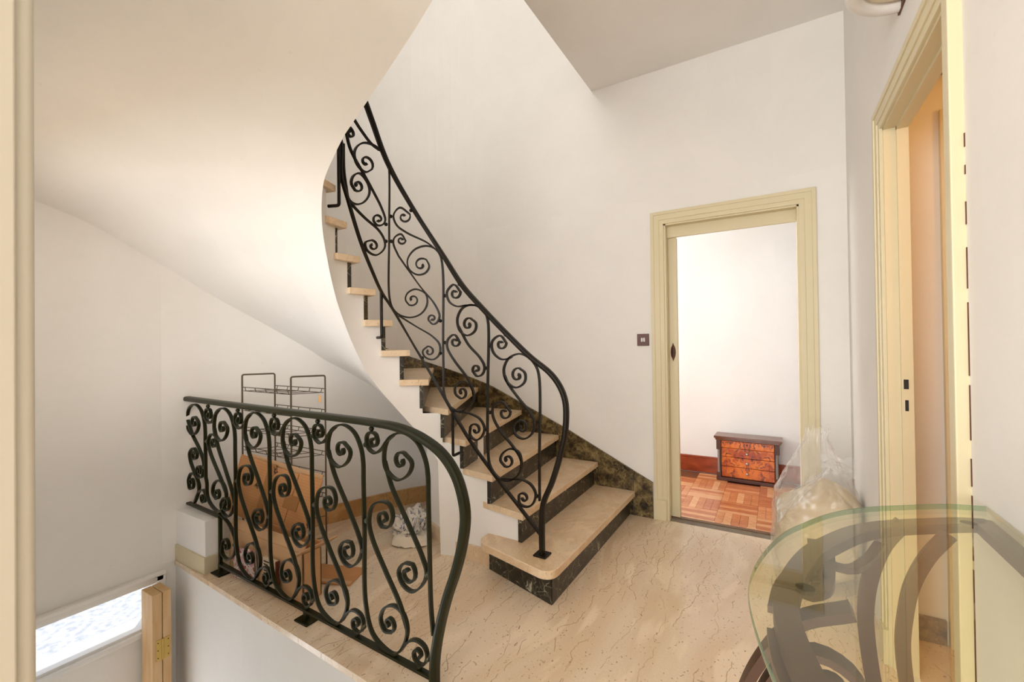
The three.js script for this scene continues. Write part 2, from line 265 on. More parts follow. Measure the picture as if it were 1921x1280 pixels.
{ // soffit: the smooth underside sweeping up overhead
  const rows = [];
  for (let i = 0; i < Q.length; i += 2) {
    const p = Q[i], k = kOf(i); if (k < 5.45) continue;
    const k0 = Math.min(19, Math.floor(k)), t = k - k0, dir = [lerp(T[k0][0], T[k0 + 1][0], t), lerp(T[k0][1], T[k0 + 1][1], t)];
    const w = hitOuter([p.x, p.z], dir) || { p: dir }, y = hs(k), row = [];
    for (let j = 0; j <= 12; j++) { const u = j / 12; row.push([lerp(p.x, w.p[0], u), y + 0.05 * Math.sin(Math.PI * u) * sm(6, 9, k), lerp(p.z, w.p[1], u)]); }
    rows.push(row);
  }
  part('soffit', quads(rows, (p) => [p[0], p[2]]), M.plaster, stairs, 'smooth plaster underside curving up overhead');
}
// green marble skirting up the wall beside the steps
{
  const along = [[-0.748, ZB], ...innerCorner(24).filter(([x]) => x < -0.75), [XL, -1.6]]; const pts = [];
  for (let i = 0; i < along.length - 1; i++) { const a = along[i], b = along[i + 1], L = Math.hypot(b[0] - a[0], b[1] - a[1]), n = Math.max(1, Math.round(L / 0.04)); for (let j = 0; j < n; j++) pts.push([lerp(a[0], b[0], j / n), lerp(a[1], b[1], j / n)]); }
  let s = 0; const topS = [[0, 0.248], [0.64, 0.563], [1.33, 0.867], [2.1, 1.13], [2.7, 1.36], [3.4, 1.75], [4.2, 2.2]]; const sAt = [0];
  for (let i = 1; i < pts.length; i++) sAt.push(s += Math.hypot(pts[i][0] - pts[i - 1][0], pts[i][1] - pts[i - 1][1]));
  const topY = (v) => { for (let i = 1; i < topS.length; i++) if (v <= topS[i][0]) return lerp(topS[i - 1][1], topS[i][1], (v - topS[i - 1][0]) / (topS[i][0] - topS[i - 1][0])); return 2.2; };
  const cuts = [0, 0.135, 0.41, 0.73, 1.06, 1.5, 2.0, 2.6, 3.3];      // one slab for every step
  for (let c = 0; c < cuts.length - 1; c++) {
    const rows = [[], [], [], []]; const g0 = cuts[c] + 0.001, g1 = cuts[c + 1] - 0.001, n = 10;
    const at = (v) => { let i = 1; while (i < pts.length - 1 && sAt[i] < v) i++; const t = (v - sAt[i - 1]) / (sAt[i] - sAt[i - 1]), a = pts[i - 1], b = pts[i]; const L = Math.hypot(b[0] - a[0], b[1] - a[1]), nx = -(b[1] - a[1]) / L, nz = (b[0] - a[0]) / L; const sg = ((-1.5 - a[0]) * nx + (-1.55 - a[1]) * nz) > 0 ? 1 : -1; return { p: [lerp(a[0], b[0], t), lerp(a[1], b[1], t)], n: [nx * sg, nz * sg] }; };
    for (let j = 0; j <= n; j++) {
      const v = lerp(g0, g1, j / n), { p, n: nn } = at(v), y1 = topY(v), y0 = Math.max(0, topY(v) - 0.42), o = 0.016;
      rows[0].push([p[0], y1, p[1]]); rows[1].push([p[0] + nn[0] * o, y1, p[1] + nn[1] * o]); rows[2].push([p[0] + nn[0] * o, y0, p[1] + nn[1] * o]); rows[3].push([p[0], y0, p[1]]);
    }
    part('skirting_slab', boxUV(toCreasedNormals(quads(rows), 0.6)), M.greenSkirt, stairs, 'mottled green and brown marble skirting slab');
  }
}
// closet wall under the stairs and its skirting
{
  const c = new THREE.CatmullRomCurve3([[-3.0, -1.12], [-2.965, -1.36], [-2.86, -1.62], [-2.70, -1.90], [-2.53, -2.36], [-2.36, -2.66], [-2.1, -2.86], [-1.8, -2.95]].map(([x, z]) => V(x, 0, z)), false, 'centripetal'), P = c.getSpacedPoints(60);
  const sof = (p) => { // soffit height above a plan point: by its radial step number
    let k = 5.5; for (let q = 5; q <= 15; q++) { const a = lineSide(q, p), b = lineSide(q + 1, p); if (a >= 0 && b < 0 && (p.x - F[q][0]) * (W[q].p[0] - F[q][0]) + (p.z - F[q][1]) * (W[q].p[1] - F[q][1]) > 0) k = q + a / (a - b); }
    return hs(Math.min(k, 16)) + 0.055; };
  const rows = [[], [], []];
  P.forEach((p) => { const t = Math.max(0.5, sof(p)); rows[0].push([p.x, t, p.z]); rows[1].push([p.x, t * 0.5, p.z]); rows[2].push([p.x, 0, p.z]); });
  struct('wall_closet', quads(rows, (p) => [p[0] + p[2], p[1]]), M.plaster, 'curved plaster wall under the staircase behind wire rack', 'wall');
  const off = (d, y) => P.slice(12).map((p, i, a) => { const q = a[Math.min(i + 1, a.length - 1)], r = a[Math.max(0, i - 1)], L = Math.hypot(q.x - r.x, q.z - r.z); let nx = -(q.z - r.z) / L, nz = (q.x - r.x) / L; return [p.x + nx * d, y, p.z + nz * d]; });
  const sk = quads([off(0.0, 0.12), off(0.017, 0.12), off(0.017, 0)], (p) => [p[0] + p[2], p[1]]);
  struct('baseboard_closet', toCreasedNormals(sk, 0.6), M.skirt, 'brown marble skirting along the curved wall under the stairs', 'skirting');
  const w2 = [[-1.40, -2.10], [-1.98, -2.21]];                         // lower wall carrying the stringer and its skirting
  struct('wall_stringer', slabY([[-1.60, -2.03], [-1.985, -2.20], [-1.985, -2.30], [-1.60, -2.30]], 0, 0.64), M.plaster, 'short white plaster wall below the lowest steps', 'wall');
  struct('baseboard_stringer', slabY([[-1.36, -2.02], [-1.6, -2.014], [-1.995, -2.185], [-2.0, -2.21], [-1.6, -2.05], [-1.36, -2.05]], 0, 0.085), M.tread, 'low beige marble skirting beside the first step', 'skirting');
}

// ------------------------------------------------------------------ wrought iron: ribbons swept on a developable sheet
function dense(flat, step = 0.011) {
  const p = []; for (let i = 0; i < flat.length; i += 2) p.push(V(flat[i], flat[i + 1], 0));
  const c = new THREE.CatmullRomCurve3(p, false, 'centripetal'); const n = Math.max(6, Math.round(c.getLength() / step)); return c.getSpacedPoints(n).map((q) => [q.x, q.y]);
}
function spiralIn(pts, c, turns = 1.2, r1 = 0.007) {                   // carries a stroke on into its eye
  const e = pts[pts.length - 1], b = pts[pts.length - 2], r0 = Math.hypot(e[0] - c[0], e[1] - c[1]), a0 = Math.atan2(e[1] - c[1], e[0] - c[0]);
  const dir = Math.sign((e[0] - c[0]) * (e[1] - b[1]) - (e[1] - c[1]) * (e[0] - b[0])) || 1, n = Math.round(16 * turns);
  const o = pts.slice(); for (let i = 1; i <= n; i++) { const t = i / n, r = lerp(r0, r1, Math.pow(t, 0.9)), a = a0 + dir * t * turns * 2 * Math.PI; o.push([c[0] + r * Math.cos(a), c[1] + r * Math.sin(a)]); }
  return o;
}
function sweep(pts, map, prof, scaleAt) {                             // prof: closed outline in (across, depth)
  const n = prof.length, pos = [], idx = [], at = [];
  pts.forEach((p, i) => {
    const a = pts[Math.max(0, i - 1)], b = pts[Math.min(pts.length - 1, i + 1)], l = Math.hypot(b[0] - a[0], b[1] - a[1]) || 1, nx = -(b[1] - a[1]) / l, ny = (b[0] - a[0]) / l, sc = scaleAt ? scaleAt(i / (pts.length - 1)) : 1;
    at.push(prof.map(([u, d]) => map(p[0] + nx * u * sc, p[1] + ny * u * sc, d)));
  });
  for (let k = 0; k < n; k++) {                                        // each side with its own vertices: crisp edges, smooth along
    const base = pos.length / 3; at.forEach((r) => { const p = r[k], q = r[(k + 1) % n]; pos.push(p.x, p.y, p.z, q.x, q.y, q.z); });
    for (let i = 0; i < at.length - 1; i++) { const a = base + i * 2; idx.push(a, a + 1, a + 2, a + 1, a + 3, a + 2); }
  }
  for (const e of [0, at.length - 1]) { const base = pos.length / 3; at[e].forEach((p) => pos.push(p.x, p.y, p.z)); for (let k = 1; k < n - 1; k++) idx.push(base, base + k, base + k + 1); }
  const g = new THREE.BufferGeometry(); g.setAttribute('position', new THREE.Float32BufferAttribute(pos, 3)); g.setIndex(idx); g.computeVertexNormals();
  g.setAttribute('uv', new THREE.Float32BufferAttribute(new Float32Array(pos.length / 3 * 2), 2)); return g;
}
const flat = (t, w) => [[-t / 2, -w / 2], [t / 2, -w / 2], [t / 2, w / 2], [-t / 2, w / 2]];
const roundRail = (h, w) => { const o = []; for (let i = 0; i < 14; i++) { const a = i / 14 * 2 * Math.PI, c = Math.cos(a), s = Math.sin(a); o.push([Math.sign(s) * Math.pow(Math.abs(s), 0.7) * h / 2, Math.sign(c) * Math.pow(Math.abs(c), 0.7) * w / 2]); } return o; };
const eye = (t) => 1 + 0.8 * sm(0.93, 1, t);

// ---- landing balustrade
const guard = thing('landing_balustrade', 'dark green wrought iron balustrade with scrolls along the landing edge', 'railing');
const gz = (x) => -1.212 + 0.028 * (x + 1.85);
const gmap = (x, y, d) => V(x, y, gz(x) + d);
const GP = {
  loop: [[0.0,0.494,-0.003,0.69,-0.004,0.761,-0.016,0.814,-0.056,0.872,-0.129,0.898,-0.204,0.868,-0.23,0.807,-0.22,0.752,-0.159,0.719,-0.1,0.748,-0.082,0.792,-0.121,0.824], [-0.139, 0.79]],
  low: [[0.0,0.494,0.003,0.202,0.04,0.099,0.11,0.062,0.166,0.06,0.214,0.108,0.235,0.173,0.215,0.225,0.169,0.242,0.113,0.217,0.09,0.167,0.112,0.131,0.155,0.138], [0.138, 0.166]],
  hang: [[-0.227,0.78,-0.19,0.689,-0.103,0.564,-0.034,0.459,-0.015,0.41,-0.036,0.361,-0.086,0.323,-0.135,0.335,-0.157,0.376,-0.127,0.416,-0.084,0.422], [-0.11, 0.383]],
  rise: [[0.234,0.178,0.194,0.26,0.121,0.358,0.046,0.468,0.028,0.526,0.047,0.592,0.094,0.62,0.144,0.619,0.164,0.579,0.143,0.533,0.104,0.525], [0.114, 0.559]],
  ctop: [[-0.178,0.884,-0.215,0.856,-0.242,0.826,-0.282,0.804,-0.322,0.822,-0.33,0.862,-0.312,0.882,-0.277,0.878,-0.266,0.854], [-0.293, 0.849]],
  cbot: [[0.199,0.084,0.219,0.111,0.25,0.141,0.284,0.153,0.322,0.142,0.333,0.114,0.318,0.079,0.292,0.07,0.271,0.083], [0.291, 0.103]],
};
const BT = 0.0078, BW = 0.017;
const shift = (a, dx) => a.map((v, i) => (i % 2 ? v : v + dx));
function stroke(parent, name, p, c, map, mat, turns, t = BT, w = BW) { let q = dense(p); if (c) q = spiralIn(q, c, turns); return part(name, sweep(q, map, flat(t, w), c ? eye : null), mat, parent); }
const ball = new THREE.SphereGeometry(0.0105, 10, 8);
function collar(parent, map, x, y, mat) { const m = part('collar', ball, mat, parent, 'small round collar'); m.position.copy(map(x, y, 0)); return m; }
const bars = [-2.763, -2.43, -2.101, -1.759, -1.415, -1.066];
bars.forEach((bx, i) => {
  const a = (k) => [shift(GP[k][0], bx), [GP[k][1][0] + bx, GP[k][1][1]]];
  const [lp, lc] = a('loop'); const up_ = spiralIn(dense(lp), lc, 0.95);
  let pts;
  if (i === 0) { const s = [-2.763,0.494,-2.752,0.47,-2.746,0.396,-2.709,0.358,-2.617,0.332,-2.552,0.373,-2.528,0.434,-2.556,0.486,-2.609,0.504,-2.67,0.468,-2.68,0.422,-2.641,0.397]; pts = [...up_.slice().reverse(), ...spiralIn(dense(s), [-2.631, 0.43], 0.9).slice(1)]; }
  else if (i === 5) pts = [...up_.slice().reverse(), ...dense([bx, 0.494, bx + 0.004, 0.30, bx + 0.014, 0.20]).slice(1)];
  else { const [p, c] = a('low'); pts = [...up_.slice().reverse(), ...spiralIn(dense(p), c, 0.9).slice(1)]; }
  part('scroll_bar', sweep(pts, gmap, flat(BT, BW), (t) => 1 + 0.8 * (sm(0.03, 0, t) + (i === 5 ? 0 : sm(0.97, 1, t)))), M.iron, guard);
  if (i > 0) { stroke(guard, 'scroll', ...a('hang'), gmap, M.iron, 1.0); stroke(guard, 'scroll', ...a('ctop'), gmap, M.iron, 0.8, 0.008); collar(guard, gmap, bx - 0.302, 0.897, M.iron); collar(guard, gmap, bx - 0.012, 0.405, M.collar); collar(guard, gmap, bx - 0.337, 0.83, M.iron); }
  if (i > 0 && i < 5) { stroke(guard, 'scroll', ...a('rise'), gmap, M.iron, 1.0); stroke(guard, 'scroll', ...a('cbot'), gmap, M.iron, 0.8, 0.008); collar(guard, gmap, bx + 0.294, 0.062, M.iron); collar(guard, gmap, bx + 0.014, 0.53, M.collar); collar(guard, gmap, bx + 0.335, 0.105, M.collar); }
});
for (const [p, c] of [
  [[-2.53,0.448,-2.585,0.51,-2.705,0.639,-2.732,0.696,-2.697,0.744,-2.636,0.735,-2.636,0.7], [-2.67, 0.705]],
  [[-2.985,0.80,-2.927,0.721,-2.84,0.647,-2.785,0.57,-2.803,0.499,-2.842,0.48,-2.875,0.504,-2.861,0.541], [-2.838, 0.52]],
  [[-2.905,0.325,-2.871,0.367,-2.843,0.432,-2.886,0.487,-2.953,0.563,-2.963,0.608,-2.907,0.643,-2.867,0.612], [-2.904, 0.608]],
  [[-2.847,0.415,-2.869,0.476,-2.937,0.495,-2.98,0.448,-2.97,0.403], [-2.944, 0.439]],
  [[-2.898,0.335,-2.843,0.402,-2.787,0.419,-2.759,0.386,-2.779,0.354], [-2.798, 0.375]],
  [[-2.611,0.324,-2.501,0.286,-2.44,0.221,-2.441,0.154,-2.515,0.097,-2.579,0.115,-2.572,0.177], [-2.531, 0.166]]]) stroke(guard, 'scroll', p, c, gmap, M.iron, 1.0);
collar(guard, gmap, -2.775, 0.55, M.collar); collar(guard, gmap, -2.748, 0.70, M.collar); collar(guard, gmap, -2.447, 0.19, M.collar);
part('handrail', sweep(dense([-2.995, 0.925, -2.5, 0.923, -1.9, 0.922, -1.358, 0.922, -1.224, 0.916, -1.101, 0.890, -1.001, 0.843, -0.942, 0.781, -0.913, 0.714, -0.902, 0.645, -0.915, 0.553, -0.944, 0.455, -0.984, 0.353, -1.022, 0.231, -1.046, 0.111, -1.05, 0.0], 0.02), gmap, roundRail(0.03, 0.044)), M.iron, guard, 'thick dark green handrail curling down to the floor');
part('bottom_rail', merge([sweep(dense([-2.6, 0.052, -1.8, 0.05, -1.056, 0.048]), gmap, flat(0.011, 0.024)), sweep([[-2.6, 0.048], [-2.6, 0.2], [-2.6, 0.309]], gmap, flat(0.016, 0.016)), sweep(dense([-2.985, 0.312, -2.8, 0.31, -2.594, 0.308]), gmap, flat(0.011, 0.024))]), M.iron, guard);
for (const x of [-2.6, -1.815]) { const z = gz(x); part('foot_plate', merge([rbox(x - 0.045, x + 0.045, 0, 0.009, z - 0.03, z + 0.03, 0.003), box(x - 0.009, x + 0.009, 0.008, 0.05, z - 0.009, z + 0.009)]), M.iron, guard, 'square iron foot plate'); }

// ---- stair balustrade, on its own plan line just outside the tread ends
const rail = thing('stair_balustrade', 'dark wrought iron balustrade with scrolls winding up the staircase', 'railing');
const RP = (() => {
  const R1 = 0.405, cx = -1.5, cz = -1.55, p = [[-0.6, cz - R1], [-1.5, cz - R1]];
  for (let i = 1; i <= 40; i++) { const a = i / 40 * 100 * Math.PI / 180; p.push([cx - R1 * Math.sin(a), cz - R1 * Math.cos(a)]); }
  const R2 = 0.18, a0 = 100 * Math.PI / 180, e = p[p.length - 1], c2 = [e[0] + R2 * Math.sin(a0), e[1] + R2 * Math.cos(a0)];
  for (let i = 1; i <= 30; i++) { const a = a0 + i / 30 * 80 * Math.PI / 180; p.push([c2[0] - R2 * Math.sin(a), c2[1] - R2 * Math.cos(a)]); }
  p.push([-0.5, p[p.length - 1][1]]);
  const s = [0]; for (let i = 1; i < p.length; i++) s.push(s[i - 1] + Math.hypot(p[i][0] - p[i - 1][0], p[i][1] - p[i - 1][1]));
  return { p, s };
})();
function railPoint(s) { let i = 1; while (i < RP.p.length - 1 && RP.s[i] < s) i++; const t = (s - RP.s[i - 1]) / (RP.s[i] - RP.s[i - 1]), a = RP.p[i - 1], b = RP.p[i]; return [lerp(a[0], b[0], t), lerp(a[1], b[1], t)]; }
function rmap(s, y, d) { const p = railPoint(s), a = railPoint(s - 0.02), b = railPoint(s + 0.02), l = Math.hypot(b[0] - a[0], b[1] - a[1]); const nx = -(b[1] - a[1]) / l, nz = (b[0] - a[0]) / l; return V(p[0] + nx * d, y, p[1] + nz * d); }
const S = [
  [[1.318,1.846,1.317,2.236,1.323,2.25,1.346,2.296,1.401,2.328,1.458,2.323,1.503,2.282,1.515,2.238,1.495,2.191,1.45,2.166,1.412,2.191], [1.445, 2.221]],
  [[1.567,2.344,1.54,2.263,1.46,2.155,1.413,2.086,1.358,1.987,1.339,1.921,1.359,1.893,1.386,1.889,1.404,1.909], [1.377, 1.923]],
  [[1.586,2.27,1.584,2.132,1.57,2.053,1.554,1.992,1.513,1.977,1.462,1.999,1.427,2.056,1.435,2.109,1.48,2.15,1.522,2.125,1.535,2.081,1.512,2.051], [1.496, 2.083]],
  [[1.544,1.978,1.462,1.921,1.377,1.863,1.345,1.812,1.345,1.766,1.394,1.722,1.445,1.744,1.454,1.783,1.416,1.802], [1.411, 1.771]],
  [[1.518,2.433,1.464,2.379,1.412,2.332,1.367,2.309], null],
  [[1.556,2.346,1.542,2.374,1.526,2.364], [1.541, 2.344]],
  [[1.02,1.216,1.018,1.67,1.034,1.739,1.073,1.779,1.119,1.79,1.179,1.768,1.218,1.71,1.21,1.657,1.166,1.626,1.12,1.635,1.096,1.673,1.112,1.711], [1.143, 1.681]],
  [[1.268,1.73,1.21,1.646,1.144,1.552,1.069,1.459,1.039,1.39,1.054,1.353,1.078,1.342,1.104,1.366], [1.082, 1.376]],
  [[1.268,1.73,1.295,1.796,1.289,1.831,1.252,1.854,1.227,1.817], [1.252, 1.819]],
  [[1.041,1.754,1.109,1.81,1.221,1.864,1.276,1.903,1.293,1.957,1.256,2.004,1.202,1.97], [1.236, 1.953]],
  [[1.318,1.846,1.319,1.488,1.3,1.429,1.264,1.396,1.205,1.382,1.146,1.403,1.112,1.453,1.117,1.513,1.174,1.543,1.219,1.521,1.232,1.483,1.212,1.453], [1.192, 1.485]],
  [[1.271,1.393,1.176,1.332,1.078,1.27,1.04,1.224,1.043,1.171,1.08,1.141,1.126,1.157,1.139,1.19,1.11,1.217], [1.103, 1.187]],
  [[0.728,0.985,0.721,1.345,0.737,1.392,0.781,1.428,0.831,1.442,0.893,1.425,0.927,1.368,0.91,1.301,0.859,1.274,0.808,1.298,0.8,1.339,0.837,1.369], [0.853, 1.334]],
  [[0.92,1.328,0.854,1.225,0.774,1.15,0.747,1.102,0.762,1.062,0.797,1.051,0.825,1.077], [0.8, 1.089]],
  [[0.82,0.946,0.83,0.986,0.867,1.044,0.948,1.133,0.994,1.208,0.99,1.253,0.948,1.281,0.912,1.237], [0.944, 1.242]],
  [[1.02,1.216,1.019,1.065,1.016,0.947,0.985,0.879,0.921,0.853,0.859,0.877,0.82,0.929,0.837,0.992,0.888,1.022,0.944,0.991,0.945,0.949,0.911,0.924], [0.901, 0.96]],
  [[0.788,1.437,0.861,1.441,0.93,1.439,0.978,1.468,0.992,1.523,0.947,1.563,0.903,1.518], [0.94, 1.514]],
  [[0.962,0.856,0.92,0.849,0.85,0.845,0.779,0.818,0.752,0.772,0.771,0.725,0.811,0.703,0.848,0.726,0.846,0.772], [0.81, 0.758]],
  [[0.423,0.439,0.422,0.622,0.418,1.062,0.436,1.114,0.478,1.156,0.531,1.173,0.595,1.148,0.625,1.089,0.605,1.026,0.551,0.999,0.501,1.029,0.498,1.075,0.532,1.1], [0.542, 1.061]],
  [[0.619,1.059,0.6,1.018,0.543,0.951,0.482,0.887,0.449,0.835,0.459,0.774,0.51,0.739,0.559,0.758,0.568,0.804,0.536,0.831], [0.519, 0.796]],
  [[0.525,0.623,0.538,0.651,0.582,0.701,0.655,0.772,0.696,0.84,0.695,0.888,0.639,0.921,0.587,0.872], [0.625, 0.865]],
  [[0.728,0.985,0.731,0.652,0.717,0.572,0.664,0.518,0.598,0.514,0.541,0.555,0.525,0.613,0.54,0.667,0.586,0.681,0.638,0.65,0.653,0.613,0.625,0.584], [0.609, 0.62]],
  [[0.576,1.157,0.595,1.148,0.641,1.145,0.691,1.183,0.696,1.238,0.643,1.269,0.607,1.229], [0.64, 1.226]],
  [[0.65,0.52,0.578,0.525,0.524,0.53,0.47,0.511,0.445,0.47,0.463,0.416,0.498,0.396,0.539,0.405,0.543,0.446], [0.514, 0.437]],
];
for (const [p, c] of S) stroke(rail, 'scroll', p, c, rmap, M.ironStair, 0.95, 0.0085, 0.016);
// the run continues out of sight above
for (const ds of [0.3, 0.6]) for (const [p, c] of S.slice(0, 2)) { const y = ds * 1.25; stroke(rail, 'scroll', p.map((v, i) => (i % 2 ? v + y : v + ds)), [c[0] + ds, c[1] + y], rmap, M.ironStair, 0.95, 0.0085, 0.016); }
for (const [s, y] of [[1.308, 1.949], [1.307, 1.809], [1.336, 1.806], [1.196, 1.992], [1.335, 1.901], [1.461, 1.751], [1.004, 1.503], [0.91, 1.561], [1.007, 1.237], [1.035, 1.361], [1.037, 1.177], [1.142, 1.151], [0.711, 1.217], [0.611, 1.273], [0.74, 1.096], [0.716, 0.86], [0.748, 0.766], [0.852, 0.71], [0.439, 0.46], [0.539, 0.4]]) collar(rail, rmap, s, y, M.ironStair);
part('handrail', sweep(dense([2.65, 3.75, 2.2, 3.32, 1.9, 3.05, 1.75, 2.95, 1.6, 2.80, 1.454, 2.566, 1.409, 2.464, 1.327, 2.258, 1.191, 2.014, 1.021, 1.744, 0.899, 1.564, 0.765, 1.427, 0.606, 1.279, 0.469, 1.16, 0.353, 1.075, 0.303, 1.012, 0.277, 0.944, 0.274, 0.849, 0.289, 0.747, 0.349, 0.553, 0.402, 0.429, 0.412, 0.33, 0.413, 0.176], 0.018), rmap, roundRail(0.026, 0.036)), M.ironStair, rail, 'dark iron handrail curling down onto the first tread');
part('bottom_rail', sweep(dense([2.6, 3.0, 2.2, 2.66, 1.9, 2.42, 1.72, 2.36, 1.608, 2.288, 1.622, 2.2, 1.6, 2.10, 1.554, 1.978, 1.474, 1.766, 1.417, 1.637, 1.363, 1.521, 1.305, 1.432, 1.185, 1.218, 1.083, 1.041, 0.97, 0.855, 0.863, 0.712, 0.694, 0.534, 0.544, 0.391, 0.42, 0.272].filter((v, i) => !(i >= 10 && i <= 11)), 0.012), rmap, flat(0.012, 0.018)), M.ironStair, rail);
{ const f = rmap(0.413, 0, 0); part('foot_plate', rbox(f.x - 0.035, f.x + 0.035, 0.171, 0.18, f.z - 0.035, f.z + 0.035, 0.003), M.ironStair, rail, 'square iron foot plate'); }
for (const [s, y0, y1] of [[0.965, 0.60, 0.85], [1.365, 1.27, 1.52], [1.62, 1.94, 2.24]]) {
  const a = rmap(s, y1, 0), b = rmap(s, y0, 0); let best = Q[0]; for (const q of Q) if (Math.hypot(q.x - b.x, q.z - b.z) < Math.hypot(best.x - b.x, best.z - b.z)) best = q;
  part('bracket', merge([wire([[a.x, y1, a.z], [b.x, y0, b.z], [best.x, y0, best.z]], 0.0085, 0.014)]), M.ironStair, rail, 'bent iron bracket fixed to the stringer');
}

// ------------------------------------------------------------------ plinth at the end of the balustrade
{
  const p = thing('wall_plinth', 'short white plaster plinth with marble base under the balustrade end', 'plinth', [-2.83, 0, -1.23]);
  part('block', rbox(-0.17, 0.17, 0.09, 0.285, -0.05, 0.045, 0.004), M.white, p, 'white plaster block');
  part('base', rbox(-0.17, 0.176, 0, 0.092, -0.056, 0.052, 0.003), std({ color: 0xd6c9a8, roughness: 0.4 }), p, 'cream marble base');
}

// ------------------------------------------------------------------ doorway to the next room
function door(...a) { const g = thing(...a); g.userData.kind = 'structure'; return g; }
function casing(x0, x1, y1, w, side, out = 0.022) {                    // architrave of three steps, built in local x (along the wall), y, z (out of the wall)
  const list = [];
  for (const [a, b, o] of [[0, 0.34, 0.6], [0.34, 0.78, 0.8], [0.78, 1, 1]]) {
    const i = w * a, e = w * b; list.push(extr([[x0 - e, 0], [x0 - i, 0], [x0 - i, y1 + i], [x1 + i, y1 + i], [x1 + i, 0], [x1 + e, 0], [x1 + e, y1 + e], [x0 - e, y1 + e]], out * o - 0.003, [], { bevelEnabled: true, bevelSize: 0.002, bevelThickness: 0.003, bevelSegments: 2 }));
  }
  return merge(list);
}
{
  const d = door('door_1', 'cream moulded door casing around the bright doorway in the back wall', 'door frame');
  part('architrave', casing(OX0, OX1, OYT, 0.082, 1).translate(0, 0, ZB), M.cream, d, 'cream stepped architrave');
  for (const [a, b] of [[OX0 - 0.088, OX0 - 0.002], [OX1 + 0.002, OX1 + 0.08]]) part('plinth_block', rbox(a, b, 0, 0.14, ZB, ZB + 0.027, 0.003), M.cream, d);
  part('lining', merge([box(OX0 - 0.001, OX0 + 0.014, 0, OYT, ZB - 0.045, ZB + 0.004), box(OX1 - 0.012, OX1 + 0.001, 0, OYT, ZB - 0.14, ZB + 0.004), box(OX0, OX1, OYT - 0.012, OYT + 0.001, ZB - 0.14, ZB + 0.004)]), M.cream, d);
  part('track_cover', rbox(OX0 + 0.012, OX1 - 0.012, 1.952, OYT - 0.01, ZB - 0.075, ZB - 0.052, 0.002), M.cream, d, 'cream board hiding the sliding track');
  part('threshold', rbox(OX0 + 0.01, OX1 - 0.01, 0, 0.006, ZB - 0.105, ZB - 0.07, 0.002), std({ color: 0x6e5238, roughness: 0.4, metalness: 0.3 }), d, 'narrow brown metal threshold strip');
  const s = door('door_4', 'cream sliding door pushed back into the wall with bronze finger pull', 'door', [OX0, 0, ZB - 0.1]);
  part('leaf', rbox(-0.04, 0.068, 0.006, 1.955, -0.02, 0.02, 0.003), M.cream, s);
  const pl = part('finger_pull', new THREE.SphereGeometry(1, 20, 14).scale(0.017, 0.048, 0.005).translate(0.038, 1.155, 0.0215), M.bronze, s, 'oval bronze finger pull');
  part('pull_tip', merge([new THREE.ConeGeometry(0.007, 0.022, 10).translate(0.038, 1.21, 0.0225), new THREE.ConeGeometry(0.007, 0.022, 10).rotateZ(Math.PI).translate(0.038, 1.10, 0.0225)]), M.bronze, pl);
  part('pull_recess', new THREE.SphereGeometry(1, 16, 12).scale(0.008, 0.032, 0.003).translate(0.038, 1.155, 0.0255), M.dark, pl);
  const lw = thing('light_switch', 'square brown light switch with two white rockers beside back doorway', 'switch', [-0.803, 1.243, ZB]);
  part('plate', rbox(-0.041, 0.041, -0.042, 0.042, 0, 0.009, 0.003), std({ color: 0x5c2a14, roughness: 0.35 }), lw);
  for (const x of [-0.008, 0.008]) part('rocker', rbox(x - 0.006, x + 0.006, -0.014, 0.014, 0.006, 0.013, 0.003), M.white, lw, 'white rocker');
}
// ---- next room
const ZF = -4.48;
struct('wall_far', wallZ(rect(-2.7, 1.3, -0.05, 2.9), ZF - 0.1, ZF), M.white, 'white wall of the next room behind walnut chest', 'wall');
struct('wall_far_left', wallX(rect(ZF - 0.1, ZB - 0.14, -0.05, 2.9), -2.7, -2.6, [rect(-4.4, -3.36, 0.7, 2.3)]), M.white, 'end wall of the next room with its window', 'wall');
struct('wall_far_right', wallX(rect(ZF - 0.1, ZB - 0.14, -0.05, 2.9), 1.2, 1.3), M.white, 'right wall of the next room', 'wall');
struct('ceiling_far', slabY(rect(-2.7, 1.3, ZF - 0.1, ZB - 0.14), 2.75, 2.9), M.white, 'ceiling of the next room', 'ceiling');
const woodGrain = (c0, c1, k, fy = 3) => tex(256, 256, (u, v) => { const g = fbm(u * 4, v * fy * 14, k, 4) * 0.6 + 0.5 * Math.sin((v * 22 + fbm(u * 2, v * 4, k + 3, 3) * 3)) * 0.25; return mix3(c0, c1, clamp(0.5 + g * 0.7)); }, { rep: [2.5, 2.5] });
const parq = [[0xd99c6c, 0xb97347], [0xcf8a5a, 0xaa6238], [0xe0ae80, 0xc58656], [0xc98056, 0xa05832]].map(([a, b], i) => std({ map: woodGrain(hex(a), hex(b), i * 5 + 2, 1), roughness: 0.22 }));
